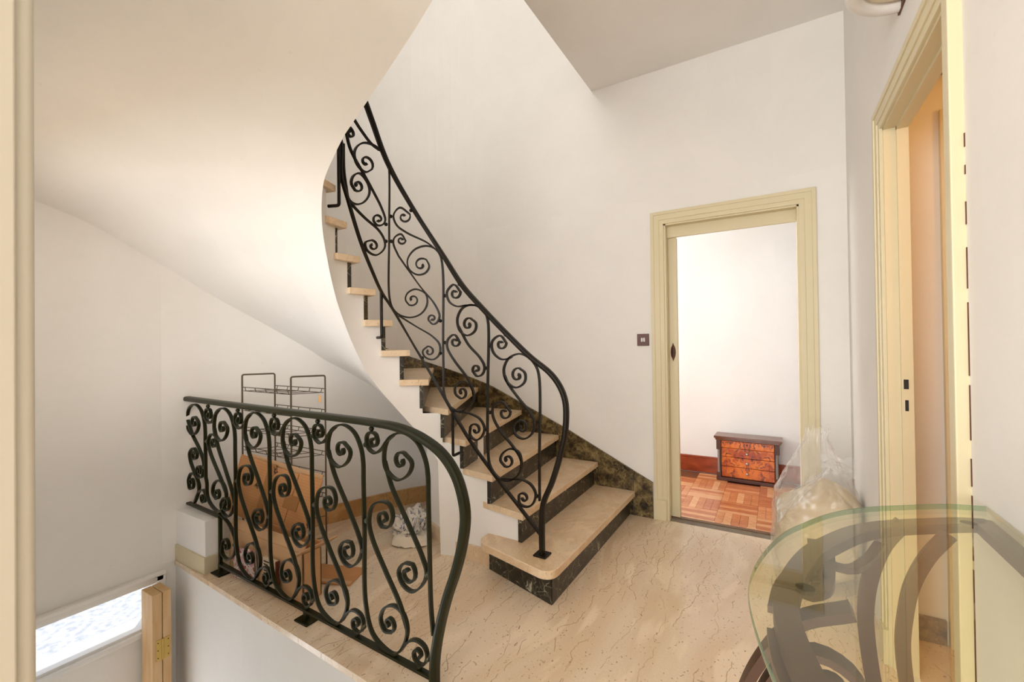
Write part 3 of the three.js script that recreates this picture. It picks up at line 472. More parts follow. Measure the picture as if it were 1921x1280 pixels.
{
  const fl = struct('floor_parquet', slabY(rect(-2.6, 1.2, ZF, ZB - 0.09), -0.03, -0.009), std({ color: 0x6b3d20, roughness: 0.6 }), 'small block parquet floor of the next room', 'floor');
  const q = 0.25, n = 5, w = q / n, gx = new THREE.BoxGeometry(q - 0.0016, 0.012, w - 0.0014), gz2 = new THREE.BoxGeometry(w - 0.0014, 0.012, q - 0.0016); boxUV(gx); boxUV(gz2);
  const geoX = boxUV(gx), geoZ = boxUV(gz2);
  for (let i = 0; i < 7; i++) for (let j = 0; j < 6; j++) for (let k = 0; k < n; k++) {
    const x0 = -1.13 + i * q, z0 = ZB - 0.095 - (j + 1) * q, a = (i + j) % 2; const cz = a ? z0 + q / 2 : z0 + (k + 0.5) * w; const cx = a ? x0 + (k + 0.5) * w : x0 + q / 2;
    if (cz - (a ? q : w) / 2 < ZF) continue;
    const m = part('parquet_block', a ? geoZ : geoX, parq[Math.floor(rnd() * 4)], fl); m.position.set(cx, -0.006 + rnd() * 0.0006, cz);
  }
  const red = std({ map: woodGrain(hex(0xb0512a), hex(0x7c2e14), 31, 0.6), roughness: 0.3 });
  const bb = struct('baseboard_far', merge([rbox(-2.6, 1.2, 0, 0.135, ZF, ZF + 0.016, 0.003), rbox(-2.6, 1.2, 0.133, 0.152, ZF, ZF + 0.021, 0.004)]), red, 'reddish wooden baseboard of the next room', 'baseboard');
}
{ // small walnut chest of drawers
  const burl = tex(512, 512, (u, v) => { const x = Math.abs(u - 0.5) * 2, w = fbm(x * 3, v * 4, 3, 4), r = Math.sin((Math.hypot(x - 0.55, (v - 0.5) * 0.8) * 26) + w * 9); let c = mix3(hex(0xe0761c), hex(0xa83f08), sm(-0.6, 0.9, w * 1.4)); c = mix3(c, hex(0x3d1304), 0.85 * sm(0.55, 1, r) * sm(-0.25, 0.3, fbm(x * 5, v * 5, 12, 3))); c = mix3(c, hex(0xf0952e), 0.35 * sm(0.1, 0.6, fbm(x * 8, v * 9, 22, 3))); return c; });
  const mB = std({ map: burl, roughness: 0.22 }), mD = std({ color: 0x4a2414, roughness: 0.35 }), mT = std({ map: woodGrain(hex(0x8a5a42), hex(0x5e3624), 77, 1), roughness: 0.12 });
  const c = thing('walnut_chest', 'miniature walnut burl chest of drawers standing on the parquet', 'chest', [-0.225, 0, -4.37], -0.03);
  const w = 0.237, d = 0.09;
  part('carcass', box(-w + 0.012, w - 0.012, 0.02, 0.36, -d, d - 0.03), mD, c);
  part('top', merge([rbox(-w - 0.022, w + 0.022, 0.372, 0.392, -d - 0.005, d + 0.018, 0.004), rbox(-w - 0.012, w + 0.012, 0.355, 0.374, -d, d + 0.008, 0.004)]), mT, c, 'dark polished top');
  part('base', rbox(-w - 0.006, w + 0.006, 0, 0.03, -d, d + 0.006, 0.004), mD, c, 'dark base');
  const ys = [[0.292, 0.352], [0.212, 0.288], [0.128, 0.208], [0.034, 0.124]];
  ys.forEach(([a, b], i) => {
    const g = rbox(-w + 0.035, w - 0.035, a, b, d - 0.032, d - 0.016 + (i ? 0 : 0.012), 0.003); const p = g.attributes.position, uv = g.attributes.uv; for (let q = 0; q < p.count; q++) uv.setXY(q, (p.getX(q) + w) / (2 * w), (p.getY(q)) / 0.38);
    const dr = part('drawer', g, mB, c, 'figured walnut drawer front');
    if (i) part('knob', new THREE.SphereGeometry(0.011, 14, 10).translate(0, (a + b) / 2, d - 0.006), M.chrome, dr, 'round metal knob');
    else part('keyhole', new THREE.CylinderGeometry(0.007, 0.007, 0.003, 14).rotateX(Math.PI / 2).translate(0, (a + b) / 2 + 0.006, d - 0.004), M.dark, dr);
  });
  for (const s of [-1, 1]) {
    part('column', new THREE.CylinderGeometry(0.011, 0.012, 0.2, 16).translate(s * (w - 0.015), 0.172, d - 0.008), std({ color: 0x8d8a86, roughness: 0.25, metalness: 0.5 }), c, 'slim grey metal column');
    part('column_base', rbox(s * (w - 0.015) - 0.018, s * (w - 0.015) + 0.018, 0.03, 0.072, d - 0.026, d + 0.008, 0.002), mD, c);
    part('column_capital', rbox(s * (w - 0.015) - 0.018, s * (w - 0.015) + 0.018, 0.272, 0.356, d - 0.026, d + 0.008, 0.002), mD, c);
  }
}
// ------------------------------------------------------------------ narrow doorway in the right wall
{
  const z0 = -2.14, z1 = -1.41, yT = 2.02;
  const d = door('door_2', 'cream moulded casing of the narrow doorway beside the glass table', 'door frame');
  part('architrave', casing(z0, z1, yT, 0.075, 1, 0.024).applyMatrix4(new THREE.Matrix4().makeBasis(V(0, 0, 1), V(0, 1, 0), V(-1, 0, 0))).translate(XR, 0, 0), M.cream, d, 'cream stepped architrave');
  part('lining', merge([box(XR - 0.004, XR + 0.034, 0, yT, z0 - 0.001, z0 + 0.012), box(XR + 0.032, XR + 0.066, 0, yT, z0 - 0.001, z0 + 0.024), box(XR - 0.004, XR + 0.034, yT - 0.012, yT + 0.001, z0, z1), box(XR + 0.032, XR + 0.066, yT - 0.024, yT + 0.001, z0, z1), box(XR - 0.004, XR + 0.066, 0, yT, z1 - 0.01, z1 + 0.001)]), M.cream, d, 'cream rebated lining');
  part('foot_block', rbox(XR - 0.03, XR, 0, 0.13, z0 - 0.08, z0, 0.003), M.cream, d);
  part('strike_plate', rbox(XR + 0.038, XR + 0.052, 1.04, 1.075, z0 + 0.022, z0 + 0.026, 0.0015), M.dark, d, 'dark latch plate');
  part('keyhole_plate', rbox(XR + 0.041, XR + 0.051, 0.96, 1.0, z0 + 0.022, z0 + 0.026, 0.0015), M.dark, d, 'dark lock plate');
  for (const [a, b] of [[0.32, 0.72], [0.74, 0.88], [0.9, 0.96], [1.0, 1.12], [1.14, 1.3], [1.33, 1.42], [1.47, 1.52], [1.58, 1.6], [1.64, 1.67]]) part('paint_gap', box(XR - 0.0015, XR + 0.001, a, b, -1.3345, -1.329), M.bronze, d, 'dark crack between casing and plaster');
  const sw = thing('wall_switch', 'narrow grey switch plate on the wall next to side doorway', 'switch', [XR, 1.24, -2.27]);
  part('plate', rbox(-0.009, 0, -0.04, 0.04, -0.035, 0.035, 0.003), std({ color: 0x8f8a82, roughness: 0.4 }), sw);
  for (const y of [-0.02, 0, 0.02]) part('button', rbox(-0.014, -0.006, y - 0.006, y + 0.006, -0.012, 0.012, 0.002), M.white, sw);
}
// vestibule behind it
{
  const x0 = XR + 0.066, x1 = 1.7, zf = -2.4, zn = -1.1;
  const warm = M.plaster;
  struct('wall_vestibule', wallZ(rect(x0, x1, -0.03, 2.6), zf - 0.08, zf, [rect(0.66, 1.4, 0, 2.05)]), warm, 'plaster wall inside the side doorway', 'wall');
  struct('wall_vestibule_near', wallZ(rect(x0, x1, -0.03, 2.6), zn, zn + 0.08), warm, 'near wall of the vestibule', 'wall');
  struct('wall_vestibule_end', wallX(rect(zf - 0.9, zn, -0.03, 2.6), x1, x1 + 0.08), warm, 'end wall of the vestibule', 'wall');
  struct('wall_vestibule_closet', merge([box(x0, x1, -0.03, 2.6, zf - 0.98, zf - 0.9), box(x0, x0 + 0.05, -0.03, 2.6, zf - 0.9, zf - 0.08)]), warm, 'closet walls behind the inner doorway', 'wall');
  struct('ceiling_vestibule', slabY(rect(x0, x1 + 0.08, zf - 0.98, zn + 0.08), 2.45, 2.6), warm, 'low ceiling of the vestibule', 'ceiling');
  struct('floor_vestibule', slabY(rect(XR, x1, zf - 0.9, zn), -0.03, -0.001), M.floor, 'marble floor of the vestibule', 'floor');
  struct('baseboard_vestibule', rbox(x0, 0.565, 0, 0.1, zf, zf + 0.015, 0.002), M.greenSkirt, 'short dark green marble skirting inside the side doorway', 'skirting');
  const d = door('door_3', 'cream casing of the door inside the vestibule', 'door frame');
  part('architrave', casing(0.66, 1.4, 2.05, 0.085, 1).translate(0, 0, zf), M.cream, d);
  part('door_leaf', box(0.66, 1.4, 0.005, 2.05, zf - 0.06, zf - 0.02), M.cream, d);
  part('crown', rbox(x0 + 0.05, x1, 2.28, 2.36, zf + 0.001, zf + 0.04, 0.004), std({ color: 0x7a4a22, roughness: 0.6 }), d, 'moulding under the ceiling, coloured dark for the shade up there');  // dim top of the vestibule put into the dark colour of this moulding
}
{ // unseen bulb added to brighten the vestibule and tint it amber
  const l = thing('added_amber_bulb', 'unseen warm bulb added to tint the vestibule amber', 'lamp', [1.25, 1.95, -1.55]);
  part('bulb', new THREE.SphereGeometry(0.035, 20, 14), new THREE.MeshStandardMaterial({ color: 0xfff2d8, emissive: 0xff9d45, emissiveIntensity: 1.5 }), l);
  part('socket', new THREE.CylinderGeometry(0.016, 0.018, 0.05, 14).translate(0, 0.055, 0), M.dark, l); part('cord', new THREE.CylinderGeometry(0.003, 0.003, 0.42, 6).translate(0, 0.29, 0), M.dark, l);
  const p = new THREE.PointLight(new THREE.Color(1, 0.5, 0.13), 0.42); p.castShadow = true; p.shadow.radius = 2; l.add(p); p.name = 'added_amber_light';  // added amber light, no lamp known in the vestibule
}
// ------------------------------------------------------------------ half round wall lamp
{
  const l = thing('wall_lamp', 'half round white wall lamp above the side doorway', 'lamp', [XR, 2.27, -1.70]);
  const half = (pts, s = 28) => new THREE.LatheGeometry(pts.map(([r, y]) => new THREE.Vector2(r, y)), s, Math.PI, Math.PI);
  part('rim', half([[0.118, 0.015], [0.124, 0.0], [0.15, 0.002], [0.162, 0.016], [0.164, 0.05], [0.155, 0.054], [0.122, 0.05], [0.118, 0.015]]), std({ color: 0xf2eeea, roughness: 0.4 }), l, 'white rounded rim');
  part('diffuser', half([[0.0, 0.004], [0.06, 0.006], [0.1, 0.012], [0.12, 0.024]]), std({ color: 0xeadcc0, roughness: 0.5 }), l, 'beige frosted diffuser');
  part('back_plate', box(-0.006, 0, 0, 0.06, -0.164, 0.164), std({ color: 0x6b4a34, roughness: 0.6 }), l);
  part('shade', half([[0.155, 0.054], [0.14, 0.1], [0.09, 0.13], [0.0, 0.14]]), std({ color: 0xf2eeea, roughness: 0.4 }), l);
}
// ------------------------------------------------------------------ lining at the end of the near wall
struct('trim_1', merge([rbox(-1.04, -0.992, -0.02, 3.115, -0.208, 0.02, 0.012, 3), rbox(-1.02, -0.982, 0, 3.115, -0.185, 0.0, 0.004, 2)]), std({ color: 0xd2cab8, roughness: 0.5 }), 'cream painted lining at the wall end', 'trim');

// ------------------------------------------------------------------ glass console table
{
  const t = thing('glass_console', 'half round glass console table on bronze iron scroll legs', 'table', [XR, 0, -0.69]);
  const half = [[0.356, -1.243], [0.296, -1.224], [0.221, -1.176], [0.146, -1.12], [0.088, -1.056], [0.041, -0.977], [0.006, -0.905], [-0.024, -0.798], [-0.036, -0.717]].map(([x, z]) => [x - XR, z + 0.69]);
  const cur = new THREE.CatmullRomCurve3([...half, ...half.slice().reverse().map(([x, z]) => [x, -z])].map(([x, z]) => V(x, 0, z)), false, 'centripetal');
  const out = cur.getSpacedPoints(72);
  const off = (d) => out.map((p, i) => { const a = out[Math.max(0, i - 1)], b = out[Math.min(out.length - 1, i + 1)], l = Math.hypot(b.x - a.x, b.z - a.z); const nx = -(b.z - a.z) / l, nz = (b.x - a.x) / l; return [p.x + nx * d, p.z + nz * d]; }); // positive d: towards the middle
  const sgn = (() => { const o = off(0.05); return o[36][0] > out[36].x ? 1 : -1; })();
  const glass = new THREE.MeshPhysicalMaterial({ color: 0xfbfaec, transmission: 1, thickness: 0, roughness: 0.0, ior: 1.52, specularIntensity: 1 });
  const edgeM = new THREE.MeshPhysicalMaterial({ color: 0xa9cdb6, transmission: 0.8, thickness: 0, roughness: 0.15, ior: 1.5 });
  const YT = 0.885;
  const O = out.map((p) => [p.x, p.z]);
  part('glass_top', slabY(O.map(([x, z]) => [x, z]), YT - 0.010, YT - 0.0005).scale(1, 1, 1), glass, t, 'clear greenish glass top');
  const edge = []; edge.push(O.map(([x, z]) => [x, YT, z])); edge.push(off(-sgn * 0.0012).map(([x, z]) => [x, YT - 0.005, z])); edge.push(O.map(([x, z]) => [x, YT - 0.0105, z]));
  part('glass_edge', quads(edge), edgeM, t, 'green polished glass edge');
  const mi = std({ color: 0x452b1c, roughness: 0.4, metalness: 0.2 });
  const a = off(sgn * 0.028), b = off(sgn * 0.058), ringPts = [...a, ...b.slice().reverse()].filter(([x]) => x < -0.008);
  part('frame', merge([slabY(ringPts, YT - 0.034, YT - 0.016), box(-0.038, -0.008, YT - 0.034, YT - 0.016, -0.515, 0.515)]), mi, t, 'bronze iron frame under the glass');
  for (const [x, z] of [[-0.33, -0.05], [-0.055, -0.46], [-0.055, 0.46]]) part('glass_pad', new THREE.CylinderGeometry(0.012, 0.012, 0.006, 16).translate(x, YT - 0.013, z), M.dark, t);
  // legs: flat bars bent in a vertical plane through the wall line
  const legMap = (ang, ox, oz) => (r, y, d) => V(ox + Math.cos(ang) * r - Math.sin(ang) * d, y, oz + Math.sin(ang) * r + Math.cos(ang) * d);
  const bar = (name, p, c, map, turns = 1, w = 0.034, th = 0.012) => { let q = dense(p, 0.014); if (c) q = spiralIn(q, c, turns, 0.012); part(name, sweep(q, map, flat(th, w)), mi, t); };
  const front = legMap(Math.PI, -0.3, -0.03);
  bar('leg', [-0.02, 0.868, 0.04, 0.835, 0.085, 0.77, 0.115, 0.69, 0.122, 0.6, 0.09, 0.45, 0.03, 0.3, 0.0, 0.17, 0.02, 0.06, 0.07, 0.012, 0.11, 0.02], null, front);
  bar('leg_scroll', [0.118, 0.57, 0.1, 0.68, 0.06, 0.77, 0.02, 0.8, -0.02, 0.785, -0.035, 0.745, -0.015, 0.715], [-0.0, 0.75], front, 0.7, 0.03, 0.01);
  for (const s of [-1, 1]) {
    const mp = (u, y, d) => V(u - XR, y, s * (0.425 + d));               // bars in a plane across the table end
    bar('leg', [0.205, 0.868, 0.174, 0.817, 0.153, 0.749, 0.145, 0.685, 0.146, 0.633, 0.154, 0.553, 0.17, 0.45, 0.2, 0.3, 0.215, 0.15, 0.195, 0.03, 0.155, 0.012], null, mp, 1, 0.012, 0.026);
    bar('leg', [0.262, 0.868, 0.232, 0.82, 0.209, 0.76, 0.199, 0.701, 0.195, 0.649, 0.2, 0.57, 0.215, 0.45, 0.245, 0.3, 0.262, 0.15, 0.245, 0.03, 0.21, 0.012], null, (u, y, d) => V(u - XR, y, s * (0.395 + d)), 1, 0.012, 0.022);
    for (const [p, c] of [[[-0.307, 0.31, -0.289, 0.223, -0.264, 0.216, -0.233, 0.265, -0.202, 0.354], null], [[-0.368, 0.027, -0.361, 0.095, -0.34, 0.167, -0.312, 0.21, -0.303, 0.171], [-0.322, 0.16]], [[-0.283, 0.325, -0.29, 0.20, -0.305, 0.115, -0.329, 0.093, -0.339, 0.125], [-0.322, 0.13]]])
      bar('frame_scroll', p, c, (u, v, dd) => V(u, YT - 0.042 + dd * 0.5, s * v), 0.5, 0.02, 0.016);
  }
}
// ------------------------------------------------------------------ pillow in a clear plastic bag
{
  const b = thing('bagged_pillow', 'beige pillow wrapped in clear plastic bag on the floor by doorway', 'bag', [0.15, 0, -2.76]);
  const sq = (v, e) => Math.sign(v) * Math.pow(Math.abs(v), e);
  const body = (v, a) => {                                              // outline of the stuffed bag at height v (0..1) and angle a
    const lean = 0.02 * v, rx = 0.187 * (1 - 0.06 * sm(0.1, 0, v)) * (1 - 0.82 * Math.pow(sm(0.42, 1.05, v), 1.15)), rz = 0.175 * (1 - 0.85 * sm(0.5, 1.05, v));
    return [lean + sq(Math.cos(a), 0.72) * rx, sq(Math.sin(a), 0.72) * rz];
  };
  const pr = []; // pillow: folded over, with soft creases, fills the lower two thirds
  for (let i = 0; i <= 54; i++) { const v = i / 54, row = []; for (let j = 0; j <= 84; j++) { const a = j / 84 * 2 * Math.PI, vv = v * 0.66; let [x, z] = body(v * 0.47, a); const cap = Math.sqrt(Math.max(0, 1 - Math.pow(sm(0.7, 1, v), 2))) * Math.sqrt(Math.min(1, 0.25 + v * 6)); const k = 0.95 * cap * (1 + 0.05 * fbm(Math.cos(a) * 2 + vv * 3, vv * 7 + Math.cos(a), Math.sin(a) * 2, 3) - 0.09 * (1 - sm(0, 0.05, Math.abs(noise(Math.cos(a) * 1.4 + 2, vv * 5.5 + Math.cos(a) * 1.2, Math.sin(a) * 1.4))))); row.push([x * k + 0.012 * v, 0.008 + 0.515 * v - 0.07 * sm(0.45, 1, v) * sm(0.05, -0.15, x), z * k]); } pr.push(row); }
  part('pillow', quads(pr), std({ map: tex(256, 256, (u, v) => mix3(hex(0xdfcba6), hex(0xcbb287), clamp(0.5 + fbm(u * 6, v * 6, 4, 4)))), roughness: 0.95 }), b, 'beige fabric pillow');
  const film = new THREE.MeshPhysicalMaterial({ color: 0xffffff, transmission: 0.87, thickness: 0, roughness: 0.2, ior: 1.45, specularIntensity: 1 });
  const rows = [];
  for (let i = 0; i <= 84; i++) {
    const v = i / 84, row = [];
    for (let j = 0; j <= 120; j++) {
      const a = j / 120 * 2 * Math.PI, [x, z] = body(v, a), ca = Math.cos(a), sa = Math.sin(a);
      const fold = Math.abs(noise(ca * 2.4 + v * 5, v * 6 - ca * 2, sa * 2.4)), cr = noise(ca * 7 + v * 9, v * 17, sa * 7), k = 1.0 + (0.11 * fold + 0.03 * cr) * (0.5 + 0.9 * v) + 0.35 * sm(0.93, 1, v);
      row.push([x * k, 0.004 + v * 0.76 + 0.02 * v * cr + 0.05 * sm(0.9, 1, v) * noise(ca * 3, 1, sa * 3), z * k]);
    }
    rows.push(row);
  }
  part('plastic_bag', quads(rows), film, b, 'crinkled clear plastic film');
  const flap = (x0, y0, x1, y1, z0, w0, w1, k) => { const t = []; for (let i = 0; i <= 24; i++) { const v = i / 24, row = []; for (let j = 0; j <= 12; j++) { const u = j / 12 - 0.5; row.push([lerp(x0, x1, v), lerp(y0, y1, v) + u * lerp(w0, w1, v) + 0.02 * noise(v * 6, u * 5, k), z0 + 0.025 * noise(v * 5, u * 7, k + 4)]); } t.push(row); } return quads(t); };
  part('bag_flap', flap(0.03, 0.62, 0.17, 0.60, 0.1, 0.05, 0.10, 3), film, b, 'loose flap of plastic film');
  part('bag_flap', flap(0.06, 0.60, -0.16, 0.36, 0.165, 0.02, 0.12, 9), film, b, 'loose flap of plastic film');
}
// ------------------------------------------------------------------ wire rack and things stored under the stairs
{
  const r = thing('wire_rack', 'grey metal wire rack with six shelves by the curved wall', 'rack', [-2.27, 0, -1.436]);
  const mw = std({ color: 0x5d5040, roughness: 0.45, metalness: 0.3 });
  const u = [-0.49, 0], v = [0.083, -0.152], H = 1.06, P = (a, b, y) => [u[0] * a + v[0] * b, y, u[1] * a + v[1] * b];
  part('side_frame', wire([P(0, 0, 0), P(0, 0, H), P(0, 1, H), P(0, 1, 0)], 0.0048), mw, r);
  part('side_frame', wire([P(1, 0, 0), P(1, 0, H), P(1, 1, H), P(1, 1, 0)], 0.0048), mw, r);
  for (let i = 0; i < 6; i++) {
    const y = 0.985 - i * 0.118, s = part('shelf', merge([
      wire([P(0, 0, y), P(1, 0, y)], 0.0026), wire([P(0, 1, y), P(1, 1, y)], 0.0026), wire([P(0.02, 0.02, y - 0.022), P(0.98, 0.02, y - 0.022)], 0.0022), wire([P(0.02, 0.98, y - 0.022), P(0.98, 0.98, y - 0.022)], 0.0022)]), mw, r, 'wire shelf');
    for (const a of [0.06, 0.28, 0.5, 0.72, 0.94]) part('shelf_wire', wire([P(a, 0, y), P(a, 0.03, y - 0.022), P(a, 0.97, y - 0.022), P(a, 1, y)], 0.0022, 0.006), mw, s);
  }
  for (const y of [0.27, 0.15]) part('cross_wire', wire([P(0, 0, y), P(0, 1, y)], 0.0026), mw, r);
  part('price_tag', box(P(0.1, 1, 0)[0] - 0.012, P(0.1, 1, 0)[0] + 0.012, 0.905, 0.945, v[1] - 0.001, v[1] + 0.001), std({ color: 0xe7b678, roughness: 0.8 }), r, 'small orange paper tag');
}
const cardT = (k) => tex(512, 512, (u, v) => { const n = 1 + 0.05 * fbm(u * 6, v * 6, k, 4) + 0.025 * Math.sin(v * 400); return hex(0xcb925e).map((c) => c * n); });
const mCard = std({ map: cardT(3), roughness: 0.85 }), mCardPale = std({ color: 0xcfa57a, roughness: 0.85 }), mTape = std({ color: 0xa9743f, roughness: 0.5 }), mInk = std({ color: 0x2a1a10, roughness: 0.8 });
{
  // flattened carton leaning on the rack
  const c = thing('flattened_carton', 'flattened brown cardboard carton leaning against the wire rack', 'cardboard', [-2.40, 0.215, -1.394]);
  c.rotation.set(-0.05, 0.0, -0.05, 'YXZ');
  const sheet = (x0, x1, y0, y1, z) => rbox(x0, x1, y0, y1, z - 0.003, z + 0.003, 0.0015).applyMatrix4(new THREE.Matrix4().makeShear(0, 0, 0.38, 0, 0, 0)).translate(-0.12, 0, 0);   // slanted flaps
  part('panel', sheet(-0.36, -0.02, 0, 0.36, 0.0), mCard, c); part('panel', sheet(-0.017, 0.21, 0.0, 0.35, 0.002), mCard, c); part('panel', sheet(0.213, 0.40, 0.0, 0.355, 0.0), mCard, c);
  part('back_layer', sheet(-0.30, 0.38, 0.02, 0.375, -0.012), mCardPale, c);
  part('tape', sheet(-0.06, 0.005, 0.005, 0.36, 0.0035), mTape, c, 'strip of brown parcel tape');
  part('label_patch', sheet(0.16, 0.28, 0.15, 0.23, 0.0045), mTape, c, 'brown tape patch');
  const mark = (x, y, s) => { const list = []; for (let i = 0; i < 5; i++) list.push(new THREE.BoxGeometry(0.03 * s * (0.5 + rnd()), 0.005, 0.0006).rotateZ(rnd() * 3).translate(x + (rnd() - 0.5) * 0.03 * s, y + (rnd() - 0.5) * 0.03 * s, 0.0062)); return merge(list); };
  part('ink_mark', mark(-0.15, 0.22, 1), mInk, c); part('ink_mark', mark(0.02, 0.33, 0.9), mInk, c); part('ink_mark', mark(0.33, 0.12, 0.7), mInk, c);
  // open carton in front of it
  const b = thing('open_carton', 'open pale cardboard carton behind the balustrade foot', 'box', [-2.27, 0, -1.33], 0.0);
  const w = 0.33, h = 0.235, dd = 0.05;
  part('front_panel', rbox(-w, w, 0.004, h, dd - 0.008, dd, 0.002), mCardPale, b);
  part('back_panel', rbox(-w, w, 0.004, h + 0.03, -dd, -dd + 0.008, 0.002), mCard, b);
  part('side_panel', rbox(-w, -w + 0.008, 0.004, h, -dd, dd, 0.002), mCardPale, b); part('side_panel', rbox(w - 0.008, w, 0.004, h, -dd, dd, 0.002), mCardPale, b);
  part('bottom_panel', rbox(-w, w, 0.0, 0.008, -dd, dd, 0.002), mCard, b);
  part('flap', rbox(-w, w, 0, 0.05, -0.003, 0.003, 0.002).rotateX(-0.35).translate(0, h, dd - 0.006), mCardPale, b); part('flap', rbox(-0.1, 0.1, -0.003, 0.003, 0, 0.09, 0.002).rotateY(Math.PI / 2).rotateZ(0.6).translate(w - 0.01, h, 0), mCardPale, b);
  part('seam', box(0.07, 0.074, 0.006, h - 0.004, dd, dd + 0.001), mInk, b);
  // small items in the carton's front
  const pk = thing('printed_packet', 'white packet with dark printed lines leaning on the open carton', 'packet', [-2.17, 0.002, -1.256]);
  pk.rotation.set(-0.02, 0, 0, 'YXZ');
  part('sleeve', rbox(-0.055, 0.055, 0, 0.17, -0.009, 0.009, 0.003), std({ color: 0xd9c5a6, roughness: 0.6 }), pk); part('spine', rbox(0.052, 0.062, 0, 0.17, -0.01, 0.01, 0.003), std({ color: 0x5e2f1c, roughness: 0.5 }), pk);
  for (let i = 0; i < 9; i++) part('print_line', box(-0.045, -0.045 + 0.03 + 0.06 * rnd(), 0.15 - i * 0.015, 0.156 - i * 0.015, 0.009, 0.0098), mInk, pk);
  const ps = thing('pink_sleeve', 'pink and white plastic sleeve lying at the foot of the open carton', 'packet', [-2.40, 0.004, -1.257]);
  ps.rotation.set(-0.02, 0, 0.12, 'YXZ');
  const sl = new THREE.PlaneGeometry(0.2, 0.16, 24, 20), sp = sl.attributes.position; for (let i = 0; i < sp.count; i++) sp.setZ(i, 0.007 * noise(sp.getX(i) * 30, sp.getY(i) * 30, 2)); sl.computeVertexNormals();
  const pkT = tex(256, 256, (u, v) => { const n = fbm(u * 4, v * 4, 6, 3); return n > 0.12 ? hex(0xd79a98) : n < -0.25 ? hex(0xb85a5c) : hex(0xe9ddd0); });
  part('film', sl.translate(0, 0.085, 0.004), new THREE.MeshStandardMaterial({ map: pkT, roughness: 0.3, side: THREE.DoubleSide }), ps);
  part('film_back', rbox(-0.095, 0.095, 0.012, 0.155, -0.012, -0.007, 0.002), std({ color: 0xe6d8c6, roughness: 0.5 }), ps);
  // cardboard lying on the floor below the rack
  const f = thing('cardboard_pad', 'piece of cardboard lying on the floor below the rack', 'cardboard', [-2.04, 0, -1.53], 0.35);
  part('sheet', rbox(-0.16, 0.14, 0.001, 0.007, -0.09, 0.09, 0.002), mCard, f); part('folded_edge', rbox(-0.16, 0.14, 0.007, 0.014, 0.06, 0.09, 0.002), mCardPale, f);
}
{ // crumpled patterned cloth bag
  const b = thing('cloth_bag', 'crumpled white cloth bag with blue flowers and red print on floor', 'bag', [-2.05, 0, -2.13], 0.5);
  const g = new THREE.SphereGeometry(1, 64, 48), p = g.attributes.position, uv = g.attributes.uv;
  for (let i = 0; i < p.count; i++) {
    const x = p.getX(i), y = p.getY(i), z = p.getZ(i); const cr = 1 + 0.55 * Math.abs(noise(x * 2.2 + 1, y * 2.2, z * 2.2)) - 0.2 + 0.14 * noise(x * 6, y * 6, z * 6) - 0.09 * Math.abs(noise(x * 12, y * 12, z * 12));
    uv.setXY(i, x * 0.5 + 0.5, y * 0.3 + z * 0.4 + 0.5); p.setXYZ(i, x * 0.14 * cr, Math.max(0.003, (y + 0.75) * 0.085 * cr), z * 0.16 * cr);
  }
  g.computeVertexNormals();
  const t = tex(512, 512, (u, v) => { let c = hex(0xefe6d8); const fx = u * 13, fy = v * 13, ix = Math.floor(fx), iy = Math.floor(fy); const d = Math.hypot(fx - ix - 0.5 - 0.25 * noise(ix * 1.7, iy * 2.3, 1), fy - iy - 0.5 - 0.25 * noise(ix * 2.1, iy * 1.3, 5)); const pet = 0.26 + 0.1 * Math.sin(5 * Math.atan2(fy - iy - 0.5, fx - ix - 0.5)); if ((ix * 7 + iy * 5) % 3 && d < pet && d > 0.1) c = hex(0x59658c); if (v < 0.27 && fbm(u * 5, v * 6, 8, 2) > 0.0) c = hex(0xa82a2c); return c; });
  part('body', g, std({ map: t, roughness: 0.9 }), b);
  const rim = []; for (let i = 0; i <= 4; i++) { const row = []; for (let j = 0; j <= 40; j++) { const a = j / 40 * 2 * Math.PI, r = 0.075 + 0.012 * i + 0.02 * noise(Math.cos(a) * 3, i * 0.4, Math.sin(a) * 3); row.push([0.03 + Math.cos(a) * r, 0.006 + 0.06 * (1 - Math.abs(i - 2) / 2) + 0.02 * noise(Math.cos(a) * 4, 3, Math.sin(a) * 4) * (i ? 1 : 0), 0.15 + Math.sin(a) * r * 0.6]); } rim.push(row); }
  part('opening', quads(rim), new THREE.MeshStandardMaterial({ color: 0xefe4d2, roughness: 0.9, side: THREE.DoubleSide }), b, 'rolled white hem of the bag');
}
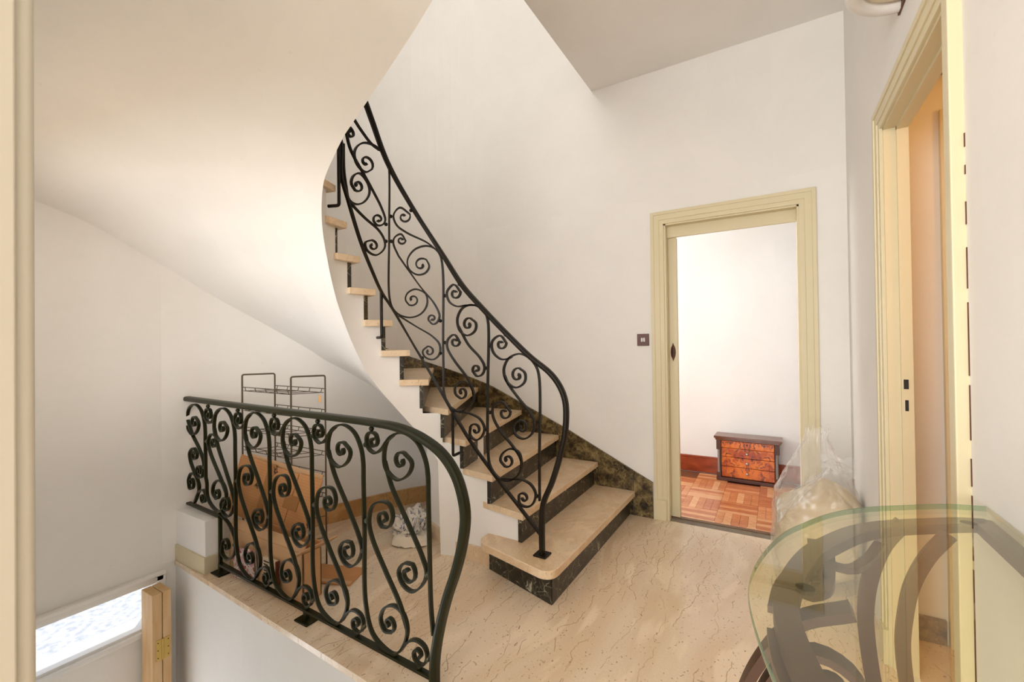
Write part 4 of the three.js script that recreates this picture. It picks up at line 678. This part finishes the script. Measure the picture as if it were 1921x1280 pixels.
// ------------------------------------------------------------------ low window, shutters and the terrace outside
{
  const fr = door('window_1', 'cream moulded frame around the low stairwell window', 'window frame');
  part('head', merge([rbox(XL - 0.002, XL + 0.02, -0.078, -0.045, -1.12, -0.12, 0.004), rbox(XL - 0.002, XL + 0.032, -0.048, -0.028, -1.13, -0.12, 0.005)]), M.plaster, fr);
  part('jamb', rbox(XL - 0.002, XL + 0.02, -2.1, -0.03, -1.13, -1.085, 0.004), M.plaster, fr);
  part('lining', merge([box(XL - 0.15, XL, -0.09, -0.074, -1.085, -0.15), box(XL - 0.15, XL, -0.336, -0.31, -1.085, -0.15)]), M.white, fr);
  part('sill', rbox(XL - 0.15, XL + 0.02, -0.352, -0.325, -1.085, -0.15, 0.005), M.white, fr, 'white window sill');
  const pine = std({ map: tex(512, 512, (u, v) => { let c = mix3(hex(0xe6c598), hex(0xd3a873), clamp(0.5 + 0.5 * Math.sin(u * 60 + fbm(u * 3, v * 1.4, 3, 3) * 5) * 0.4 + 0.3 * fbm(u * 30, v * 2, 7, 3))); const kx = u * 3, ky = v * 5, d = Math.hypot((kx % 1) - 0.5 - 0.3 * noise(Math.floor(kx), Math.floor(ky), 1), (ky % 1) - 0.5); if (d < 0.05) c = mix3(c, hex(0x8a5528), 0.8); return c; }, { rep: [1.6, 1.6] }), roughness: 0.6 });
  const s = thing('folded_shutter', 'pair of folded pine shutter leaves beside the low window', 'shutter', [XL + 0.09, -2.1, -1.04]);
  part('leaf', rbox(-0.06, 0.075, 0.02, 2.018, -0.016, 0.028, 0.003), pine, s, 'pine shutter leaf'); part('leaf', rbox(-0.06, 0.075, 0.02, 2.018, -0.058, -0.019, 0.003), pine, s, 'pine shutter leaf');
  for (const y of [1.72, 1.0]) { const hg = part('hinge', rbox(0.0745, 0.078, y - 0.055, y + 0.055, -0.05, 0.012, 0.001), M.brass, s, 'brass hinge'); part('hinge_pin', new THREE.CylinderGeometry(0.005, 0.005, 0.11, 10).translate(0.079, y, -0.0175), M.brass, hg); for (const z of [-0.042, 0.004]) for (const dy of [-0.04, 0, 0.04]) part('screw', new THREE.SphereGeometry(0.003, 8, 6).translate(0.078, y + dy, z), M.dark, hg); }
  const paveT = tex(512, 512, (u, v) => { const n = fbm(u * 14, v * 14, 2, 5); return mix3(hex(0xcfccc8), hex(0xaaadb4), clamp(0.35 + n * 1.1)); }, { rep: [1.6, 1.6] });
  const terr = struct('ground_terrace', slabY(rect(-16, XL - 0.15, -9, 9), -0.62, -0.55), std({ map: paveT, roughness: 0.9 }), 'sunlit pale paved terrace outside the low window', 'terrace');
}
renderer.render(scene, camera);
